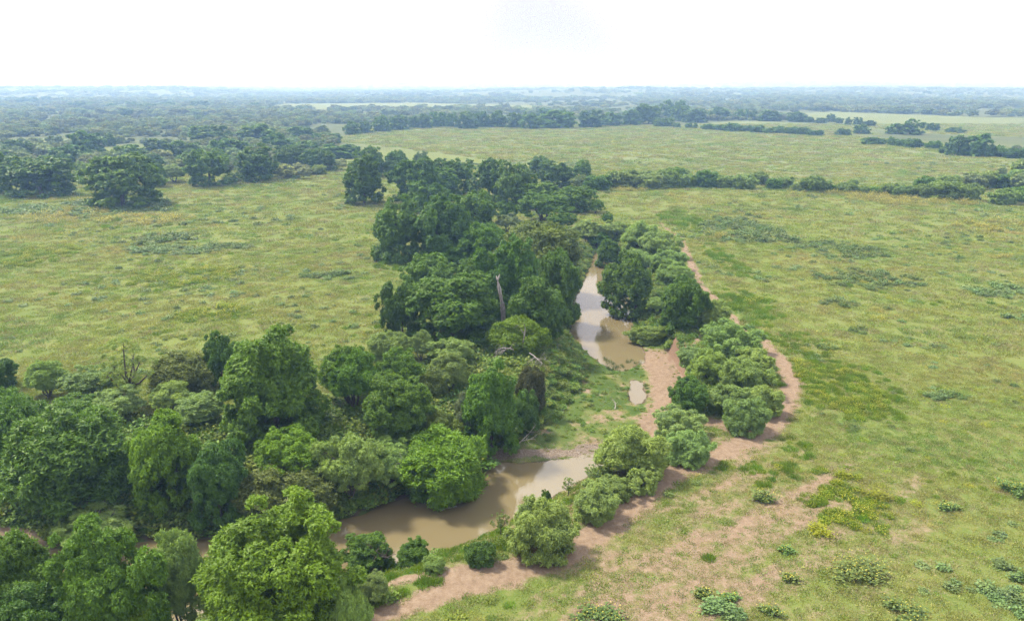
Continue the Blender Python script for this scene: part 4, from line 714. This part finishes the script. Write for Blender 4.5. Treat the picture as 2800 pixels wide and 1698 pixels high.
for i in range(9):
    t=i/8; pts.append([-.5*t+.35*math.sin(t*4),.15*math.sin(t*7),-.4+t*h]); rad.append(.36*(1-t)**.6+.13+.07*math.sin(i*2.1))
pa=[tube(pts,rad,9)]
for t,a,l in ((.55,.4,.7),(.7,2.6,.9),(.86,1.2,.8),(1.0,.2,.9),(1.0,2.4,.6)):
    b=np.array(pts[int(t*8)]); pa.append(tube([b,b+np.array([math.cos(a)*.3,math.sin(a)*.3,.6])*l,b+np.array([math.cos(a)*.45,math.sin(a)*.4,1.1])*l],[.2,.14,.03],6))
v,f=join(pa); o=link(bpy.data.objects.new('dead_snag',mesh_from('dead_snag',v,f,[DEAD],smooth=True))); o.location=(X,Y-3.0,zt(X,Y-3.0)); tag(o,'bare grey broken dead trunk standing among the big dark trees','dead tree')
for (loc,d,l,r,dep,lab,sd_) in [((.2,107.3,2.2),(-.9,-.2,.35),3.4,.10,3,'grey bare dead branches spreading left below the yellow-green domed tree',3),((2.6,107.0,1.8),(.9,-.25,.1),3.2,.09,3,'grey bare dead branches spreading right below the yellow-green domed tree',8),((1.6,108.2,2.2),(.05,-.3,1),3.0,.08,2,'upright grey dead limb in front of the yellow-green domed tree',12),
    ((-10.6,75.6,-3.2),(.3,-.4,1),3.0,.09,2,'grey crooked dead limb at the water edge of the lower pool',15),((-7.8,72.5,-3.95),(.9,.2,.08),2.0,.07,1,'pale stick lying in the lower pool by the bank',19),
    ((14.0,91.0,-3.2),(.3,.9,.1),2.4,.09,1,'bleached driftwood branch lying on the green bar',23),((14.3,97.5,-3.1),(.1,.9,.1),2.0,.07,1,'thin bleached stick lying higher on the green bar',27),((-.6,84.6,-2.9),(.9,.2,.2),3.2,.1,2,'heap of brown driftwood under the tree beside the green bar',31)]:
    dead_branch('dead_branch',loc,d,l,r,dep,lab,sd_)
# ------------------------------------------------------------------ low growth: instanced stuff
PCOL=bpy.data.collections.new('plant_kit')
def coll(name,objs):
    c=bpy.data.collections.new(name)
    for o in objs: c.objects.link(o)
    return c
def blades(g,n,rad,h,w,lean,mat,name,leaf=False,flower=None,clumps=0):
    p=np.zeros((n,3)); a=g.uniform(0,6.28,n); r=rad*np.sqrt(g.random(n)); p[:,0]=np.cos(a)*r; p[:,1]=np.sin(a)*r
    hh=h*g.uniform(.5,1.15,n)*(1-.45*(r/rad)**2)
    if clumps:                                    # several stems of unequal height instead of one dome
        cc=g.normal(0,.32*rad,(clumps,2)); ch=g.uniform(.35,1.0,clumps); ci=g.integers(0,clumps,n); p[:,:2]=cc[ci]+g.normal(0,.16*rad,(n,2)); hh=h*ch[ci]*g.uniform(.3,1.15,n)
    d=unit(np.stack([g.normal(0,lean,n)+p[:,0]/rad*.4,g.normal(0,lean,n)+p[:,1]/rad*.4,np.ones(n)],1))
    b=g.uniform(0,6.28,n); s=np.stack([np.cos(b),np.sin(b),np.zeros(n)],1)*w*.5*g.uniform(.7,1.3,(n,1)); tip=p+d*hh[:,None]
    tn=np.clip(g.normal(.5,.2,n),0,1)
    if leaf:
        mid=p+d*hh[:,None]; q=unit(g.normal(size=(n,3))*[1,1,.35]+[0,0,.1]); s2=unit(np.cross(q,[0,0,1]+g.normal(size=(n,3))*.4))*w*.5
        mid=p+d*(hh*g.uniform(.25,1,n))[:,None]; l=w*1.5
        V=np.stack([mid-q*l*.5,mid+s2,mid+q*l*.5,mid-s2],1).reshape(-1,3); Fq=np.arange(len(V)).reshape(-1,4); T=np.repeat(tn,4)
    else:
        V=np.stack([p-s,p+s,tip],1).reshape(-1,3); Fq=np.arange(len(V)).reshape(-1,3); T=np.repeat(tn,3)
    mats=[mat]; mi=np.zeros(len(Fq),int)
    if flower:
        m=max(6,int(n*flower[1])); k=g.choice(n,m); fc=p[k]+d[k]*(hh[k]*g.uniform(.85,1.15,m))[:,None]; e=flower[2]
        u=unit(g.normal(size=(m,3))*[1,1,.5])*e; w_=unit(np.cross(u,g.normal(size=(m,3))*.5+[0,.3,.7]))*e
        Vf=np.stack([fc-u,fc+w_,fc+u,fc-w_],1).reshape(-1,3); Ff=np.arange(len(Vf)).reshape(-1,4)+len(V)
        V=np.concatenate([V,Vf]); T=np.concatenate([T,np.full(len(Vf),.5)]); mats.append(flower[0]); mi=np.concatenate([mi,np.ones(len(Ff),int)]); Fq=[Fq,Ff]
    return bpy.data.objects.new(name,mesh_from(name,V,Fq,mats,tint=T,midx=mi))
def gn_group(name,c):
    ng=bpy.data.node_groups.new(name,'GeometryNodeTree'); ng.interface.new_socket('Geometry',in_out='INPUT',socket_type='NodeSocketGeometry'); ng.interface.new_socket('Geometry',in_out='OUTPUT',socket_type='NodeSocketGeometry')
    N=ng.nodes.new; L=ng.links.new; i=N('NodeGroupInput'); o=N('NodeGroupOutput'); ip=N('GeometryNodeInstanceOnPoints'); ci=N('GeometryNodeCollectionInfo'); ci.inputs['Collection'].default_value=c; ci.inputs['Separate Children'].default_value=True; ci.inputs['Reset Children'].default_value=True
    L(i.outputs[0],ip.inputs['Points']); L(ci.outputs[0],ip.inputs['Instance']); ip.inputs['Pick Instance'].default_value=True
    def na(n,t):
        x=N('GeometryNodeInputNamedAttribute'); x.data_type=t; x.inputs['Name'].default_value=n; return x.outputs['Attribute']
    L(na('idx','INT'),ip.inputs['Instance Index']); L(na('rot','FLOAT_VECTOR'),ip.inputs['Rotation']); L(na('scl','FLOAT_VECTOR'),ip.inputs['Scale']); L(ip.outputs[0],o.inputs[0]); return ng
def scatter(name,pts,scl,c,label,cat,seed=0,tall=None,tilt=.08):
    g=np.random.default_rng(seed); n=len(pts); me=bpy.data.meshes.new(name); me.vertices.add(n); me.vertices.foreach_set('co',np.asarray(pts,np.float32).ravel())
    a=me.attributes.new('idx','INT','POINT'); a.data.foreach_set('value',g.integers(0,len(c.objects),n).astype(np.int32))
    r=np.stack([g.normal(0,tilt,n),g.normal(0,tilt,n),g.uniform(0,6.28,n)],1); a=me.attributes.new('rot','FLOAT_VECTOR','POINT'); a.data.foreach_set('vector',r.astype(np.float32).ravel())
    s=np.stack([scl,scl,scl*(tall if tall is not None else g.uniform(.7,1.3,n))],1); a=me.attributes.new('scl','FLOAT_VECTOR','POINT'); a.data.foreach_set('vector',s.astype(np.float32).ravel())
    o=link(bpy.data.objects.new(name,me)); md=o.modifiers.new('plants','NODES'); md.node_group=gn_group(name,c); tag(o,label,cat,kind='stuff'); return o
g=np.random.default_rng(11)
GRASS=leaf_mat('grass_blades',(.165,.228,.066),drift=((.125,.205,.042),(.185,.240,.052),(.238,.240,.082)),lo=(.75,.82,.7),hi=(1.5,1.3,1.35),rand=.28,trans=.25)
FRESH=leaf_mat('fresh_grass',(.115,.205,.024),lo=(.7,.75,.6),hi=(1.5,1.3,1.0),rand=.22,trans=.3)
DARKW0=leaf_mat('reed_leaf',(.08,.12,.035),rand=.2)
DARKW=leaf_mat('dark_weed',(.095,.145,.04),rand=.25,trans=.2)
TEALW=leaf_mat('bluish_weed',(.12,.185,.07),rand=.2,trans=.2)
UNDER=leaf_mat('undergrowth_leaf',(.095,.155,.028),lo=(.6,.7,.7),hi=(1.7,1.5,1.1),rand=.35,trans=.3)
DRY=leaf_mat('dry_grass',(.225,.215,.100),lo=(.7,.7,.7),hi=(1.35,1.3,1.3),rand=.2,trans=.2)
LIME=leaf_mat('lime_weed',(.185,.228,.014),lo=(.7,.8,.6),hi=(1.4,1.25,1.0),rand=.25,trans=.3)
FLOW=leaf_mat('yellow_flower',(.48,.43,.06),lo=(.9,.9,.9),hi=(1.1,1.1,1.1),trans=.2)
GOLDW=leaf_mat('gold_weed',(.20,.205,.045),lo=(.75,.8,.7),hi=(1.3,1.2,1.0),rand=.25,trans=.2)
c_grass=coll('grass_kit',[blades(g,110,.75,.20,.07,.9,GRASS,'grass_tuft') for _ in range(5)]+[blades(g,90,.75,.24,.06,.9,DRY,'dry_tuft') for _ in range(1)])
c_thin=coll('thin_kit',[blades(g,60,.6,.16,.05,.8,GRASS,'thin_tuft') for _ in range(3)]+[blades(g,60,.6,.18,.05,.8,DRY,'thin_dry') for _ in range(3)]+[blades(g,70,.5,.2,.06,.6,FRESH,'thin_green')])
c_fresh=coll('fresh_kit',[blades(g,160,.6,.55,.06,.45,FRESH,'fresh_tuft') for _ in range(4)])
c_bar=coll('bar_kit',[blades(g,120,.6,.34,.06,.6,GRASS,'bar_tuft') for _ in range(3)]+[blades(g,120,.6,.4,.06,.5,FRESH,'bar_green')]+[blades(g,80,.6,.3,.06,.7,DRY,'bar_dry')])
c_reed=coll('reed_kit',[blades(g,26,.3,.9,.05,.15,DARKW0,'reed') for _ in range(3)])
c_dark=coll('dark_kit',[blades(g,120,.55,.6,.16,.4,DARKW,'dark_plant',leaf=True) for _ in range(4)])
c_teal=coll('teal_kit',[blades(g,120,.6,.6,.18,.4,TEALW,'bluish_plant',leaf=True) for _ in range(4)])
c_lime=coll('lime_kit',[blades(g,150,.55,.65,.09,.4,LIME,'lime_plant',leaf=True) for _ in range(3)]+[blades(g,120,.5,.65,.09,.4,LIME,'lime_bloom',leaf=True,flower=(FLOW,.25,.045))])
c_gold=coll('gold_kit',[blades(g,120,.6,.8,.10,.4,GOLDW,'gold_plant',leaf=True,flower=(FLOW,.12,.05)) for _ in range(3)])
c_under=coll('undergrowth_kit',[blades(g,170,.9,.85,.2,.5,UNDER,'undergrowth_plant',leaf=True) for _ in range(4)]+[blades(g,130,.7,.9,.07,.4,FRESH,'undergrowth_grass')])
def field(n,x0,x1,y0,y1,seed,spread=.74):
    """random points of the flat land that lies in front of the camera"""
    q=np.random.default_rng(seed); x=q.uniform(x0,x1,n); y=q.uniform(y0,y1,n); k=np.abs(x)<y*spread+12; return x[k],y[k]
def put(x,y):
    z,dw_,iw,df_,dc_=terrain(x,y); return np.stack([x,y,z-.02],1),dw_,iw,df_,dc_
def clear(x,y):
    P_=np.stack([x,y],1); m=np.zeros(len(x),bool)
    for poly in FAR_FIELDS:
        d,_,i_=pdist(P_,poly,True); m|=i_|(d<4)
    return m
# pasture turf
XS=[];SS=[]
for (n,x0,x1,y0,y1,s) in ((42000,-75,75,36,110,1.0),(26000,-170,170,110,200,1.7),(26000,-300,300,200,420,3.0),(20000,-200,560,420,860,5.0)):
    x,y=field(n,x0,x1,y0,y1,int(y0)); P_,dw_,iw,df_,dc_=put(x,y); sm_=soil_mask(x,y); q=np.random.default_rng(int(y0)+1)
    k=(df_>3.5)&((y<400)|clear(x,y))&(q.random(len(x))>sm_*1.25)&(q.random(len(x))<.9+.25*vnoise(x,y,7,51)); P_=P_[k]; XS.append(P_); SS.append(q.uniform(.6,1.35,len(P_))*s)
scatter('pasture_grass',np.concatenate(XS),np.concatenate(SS),c_grass,'short mixed green and straw-coloured pasture grass over the fields','grass',1)
x,y=field(26000,-20,75,36,105,91); P_,dw_,iw,df_,dc_=put(x,y); sm_=soil_mask(x,y); k=(df_>2)&(sm_>.25)&(sm_<.93)
scatter('thin_grass',P_[k],rng.uniform(.5,1.2,k.sum()),c_thin,'thin grazed grass tufts over the bare pink soil','grass',2)
# patches of weeds
def patches(kinds):
    out=[]
    for i,(kd,cx_,cy_,a,b) in enumerate(PATCHES):
        if kd not in kinds: continue
        q=np.random.default_rng(i+100); s=1.0 if cy_<120 else 1.5 if cy_<200 else 2.3; n=int(min(4000,max(30,math.pi*a*b*2.5/s**2)))
        t=q.uniform(0,6.28,n); r=np.sqrt(q.random(n))**.9; x=cx_+a*r*np.cos(t)*1.05; y=cy_+b*r*np.sin(t)*1.05; k=(vnoise(x,y,max(1.5,a*.3),i)>-.35)&(q.random(n)<1.2-r*1.0)
        P_,dw_,iw,df_,dc_=put(x[k],y[k]); ok=(df_>1.2)&(soil_mask(x[k],y[k])<.6); out.append((P_[ok],s*q.uniform(.55,1.2,ok.sum())))
    return np.concatenate([o[0] for o in out]),np.concatenate([o[1] for o in out])
def sprinkle(n,seed,sc_=1.0,xmin=-300,thr=.15,ns=14):
    o=[];s=[]
    for (m,x0,x1,y0,y1,k_) in ((n,-90,90,40,120,1.0),(n,-170,170,120,220,1.5),(n,-300,300,220,420,2.3)):
        x,y=field(m,max(x0,xmin),x1,y0,y1,seed+int(y0)); q=np.random.default_rng(seed+int(y1)); kk=vnoise(x,y,ns*k_,seed)+.4*vnoise(x,y,3*k_,seed+1)>thr
        P_,dw_,iw,df_,dc_=put(x[kk],y[kk]); ok=(df_>4)&(soil_mask(x[kk],y[kk])<.5); o.append(P_[ok]); s.append(q.uniform(.4,1.0,ok.sum())*k_*sc_)
    return np.concatenate(o),np.concatenate(s)
def both(kinds,n,seed,**k):
    a,b=patches(kinds); c,d=sprinkle(n,seed,**k); return np.concatenate([a,c]),np.concatenate([b,d])
p_,s_=both(('dark',),1500,61,thr=.3); scatter('dark_weeds',p_,s_,c_dark,'dark green weeds in loose patches over the pastures','weeds',3)
p_,s_=both(('teal',),1500,62,thr=.3); scatter('bluish_weeds',p_,s_,c_teal,'bluish green broad-leaved weeds in patches over the pastures','weeds',4)
p_,s_=both(('flower',),700,63,thr=.45); scatter('lime_weeds',p_,s_,c_lime,'lime and yellow flowering weeds in dense patches on the pastures','weeds',5)
p_,s_=both(('gold',),200,64,thr=.45); scatter('gold_weeds',p_,s_*.9,c_gold,'golden yellow flower stands along the far pasture edges','weeds',6)
p_,s_=both(('green','flower'),900,65,thr=.4); scatter('lush_grass',p_,s_,c_fresh,'lush bright green grass tufts on the near bank and along the track','grass',7)
# banks and the bar
x,y=field(46000,-75,45,44,240,71); P_,dw_,iw,df_,dc_=put(x,y); q=np.random.default_rng(72); sm_=soil_mask(x,y)
sd_,_,_=pdist(np.stack([x,y],1),np.array(SAND),False); gr_=(np.abs(y-85.2-.12*x)<2.2)&(df_<.5)&(x>-4)
near_bank=(y<72+.6*np.maximum(x,-14))&(x>-14)
dens=np.where(near_bank,.10,1)*np.where(df_<.01,.16+.35*vnoise(x,y,2.5,73)+.5*sstep(-x,-12,-2),np.where(df_<9,1.0,np.where(x<10,.5,0)*(df_<22)))
k=(~iw)&(dw_>.25)&(sm_<.35)&((dc_>2.2)|(df_>3))&(sd_>2.3)&(~gr_)&(q.random(len(x))<dens)
sc_u=q.uniform(.45,1.15,k.sum())*np.where(df_[k]<.01,.5,np.where((x[k]<2)&(y[k]>68),1.5,.85))
scatter('undergrowth',P_[k],sc_u,c_under,'dense green undergrowth covering the creek banks and bar','undergrowth',8)
k=(~iw)&(df_<.01)&(dw_>.2)&(sd_>1.4)&(q.random(len(x))<.5); scatter('bar_grass',P_[k],q.uniform(.3,.65,k.sum()),c_bar,'short green grass on the creek bar between the pools','grass',9)
k=(~iw)&(df_<7)&(x>-16)&(y<72+.6*np.maximum(x,-14))&(sm_<.5)&(dw_>.15); scatter('bank_grass',P_[k],q.uniform(.6,1.1,k.sum()),c_fresh,'bright green grass on the near bank of the lower pool','grass',10)
# reeds standing in the shallow end of the upper pool
q=np.random.default_rng(83); x=q.uniform(15.5,22,260); y=q.uniform(114.5,121,260); P_,dw_,iw,df_,dc_=put(x,y); k=(dw_<1.6)&(vnoise(x,y,1.3,84)>-.1); P_[:,2]=np.maximum(P_[:,2],WZ-.15)
scatter('reeds',P_[k],q.uniform(.5,1.0,k.sum()),c_reed,'dark reeds in the shallow near end of the upper pool','reeds',13)
# gravel of the bar edge
STONE=bark_mat('pebble',(.10,.08,.06),(.22,.19,.16),3)
def pebble(s):
    import bmesh
    bm=bmesh.new(); bmesh.ops.create_icosphere(bm,subdivisions=1,radius=.1); q=random.Random(s)
    for v in bm.verts: v.co*=q.uniform(.7,1.25); v.co.z*=.6
    me=bpy.data.meshes.new('pebble'); bm.to_mesh(me); bm.free(); me.materials.append(STONE); return bpy.data.objects.new('pebble',me)
q=np.random.default_rng(81); x=q.uniform(-4,16,5000); y=q.uniform(81,90,5000); P_,dw_,iw,df_,dc_=put(x,y); k=(~iw)&(df_<.6)&(np.abs(y-85.2-.12*x)+.8*vnoise(x,y,2,37)<2.2)
scatter('gravel',P_[k],q.uniform(.3,1.0,k.sum())**1.5,coll('stone_kit',[pebble(s) for s in range(4)]),'pale gravel along the edge of the bar','gravel',11,tilt=.5)
# weeds that stand alone near the camera
WT={'yellow':('yellow-flowered weed clump',DARKW,(FLOW,.35,.055)),'lime':('lime green weed clump',LIME,None),'bluegreen':('bluish green broad-leaved weed clump',TEALW,None)}
PLACE=['largest on the bare right foreground','on the bottom border below the near bank','small on the grazed turf above the largest flowered clump','beside the green strip right of the track','at the right border','left of the right-border flowered clump','at the top of the green strip in the right foreground','leftmost at the head of the green strip','at the lower end of the green strip','alone in the middle of the right pasture','near the right border at the bottom','lowest at the right border','at the bottom border right of the track','on the pasture beyond the bend of the track','in the bottom row right of the track, leftmost','in the bottom row, second from the left','at the bottom border right of centre','at the bottom border below the largest flowered clump','left of the largest flowered clump, by the bare streak']
for i,(kd,x,y,r,h) in enumerate(WEEDS):
    lab,mt,fw=WT[kd]; q=np.random.default_rng(i+300); n=int(430*max(1,r)**1.4)
    o=blades(q,n,1.0,1.0,.22/r if kd!='lime' else .15/r,.45,mt,'weed_plant',leaf=True,flower=(fw[0],fw[1]*.7,fw[2]/r) if fw else None,clumps=max(4,int(6*r))); link(o); o.location=(x,y,zt(x,y)); o.scale=(r,r*.8,h*.8)
    tag(o,lab+' '+PLACE[i],'plant')
# ------------------------------------------------------------------ far brush that reads as one mass
BRUSHM=leaf_mat('brush_leaf',(.165,.215,.095),rand=.35,trans=.15)
def brush_kit(sp,seed,lod):
    c,t=make_tree(sp,seed,lod); c.materials.clear(); c.materials.append(BRUSHM); return bpy.data.objects.new('brush_bush',c)
c_brush=coll('brush_kit',[brush_kit('B',40+i,3.0) for i in range(4)]+[brush_kit('M',50+i,4.0) for i in range(3)])
XS=[];SS=[];TL=[]
for (n,y0,y1,s,thr) in ((13000,300,1000,1.0,-.15),(22000,1000,2600,1.7,-.2),(15000,2600,6000,3.2,-.2),(9000,6000,11500,6.0,-.2)):
    q=np.random.default_rng(int(y0)); y=np.sqrt(q.uniform(y0**2,y1**2,n)); x=q.uniform(-.78,.78,n)*y
    left=(x<-.28*y+25)&(y>330+.12*np.abs(x)); farr=(y>850+.35*np.maximum(x,0)); gul=(x>175)&(y<520)&(q.random(n)<.25)
    k=(left|farr|(gul&(y>300)))&~clear(x,y)&(vnoise(x,y,60*s,91)+.5*vnoise(x,y,15*s,92)>thr)
    P_=put(x[k],y[k])[0]; XS.append(P_); SS.append(s*q.uniform(.6,1.5,len(P_))); TL.append(np.full(len(P_),{1.0:.8,1.7:.62,3.2:.42,6.0:.3}[s]))
scatter('brush',np.concatenate(XS),np.concatenate(SS),c_brush,'far scrubland of low trees and bushes reaching to the horizon','brush',12,tall=np.concatenate(TL))
# ------------------------------------------------------------------ haze
import bmesh
bm=bmesh.new(); bmesh.ops.create_cube(bm,size=1)
for v in bm.verts: v.co=((14700 if v.co.x>0 else -14700),(15900 if v.co.y>0 else -4200),(165 if v.co.z>0 else -30))
me=bpy.data.meshes.new('haze'); bm.to_mesh(me); bm.free()
m,N,L=newmat('haze_air'); o=N('ShaderNodeOutputMaterial'); v=N('ShaderNodeVolumePrincipled'); v.inputs['Color'].default_value=(.31,.55,1.0,1); v.inputs['Absorption Color'].default_value=(1,1,1,1); v.inputs['Density'].default_value=.00034; v.inputs['Anisotropy'].default_value=.2; L(v.outputs[0],o.inputs['Volume']); me.materials.append(m)
tag(link(bpy.data.objects.new('haze',me)),'thin pale summer haze over the whole landscape','haze',kind='stuff')
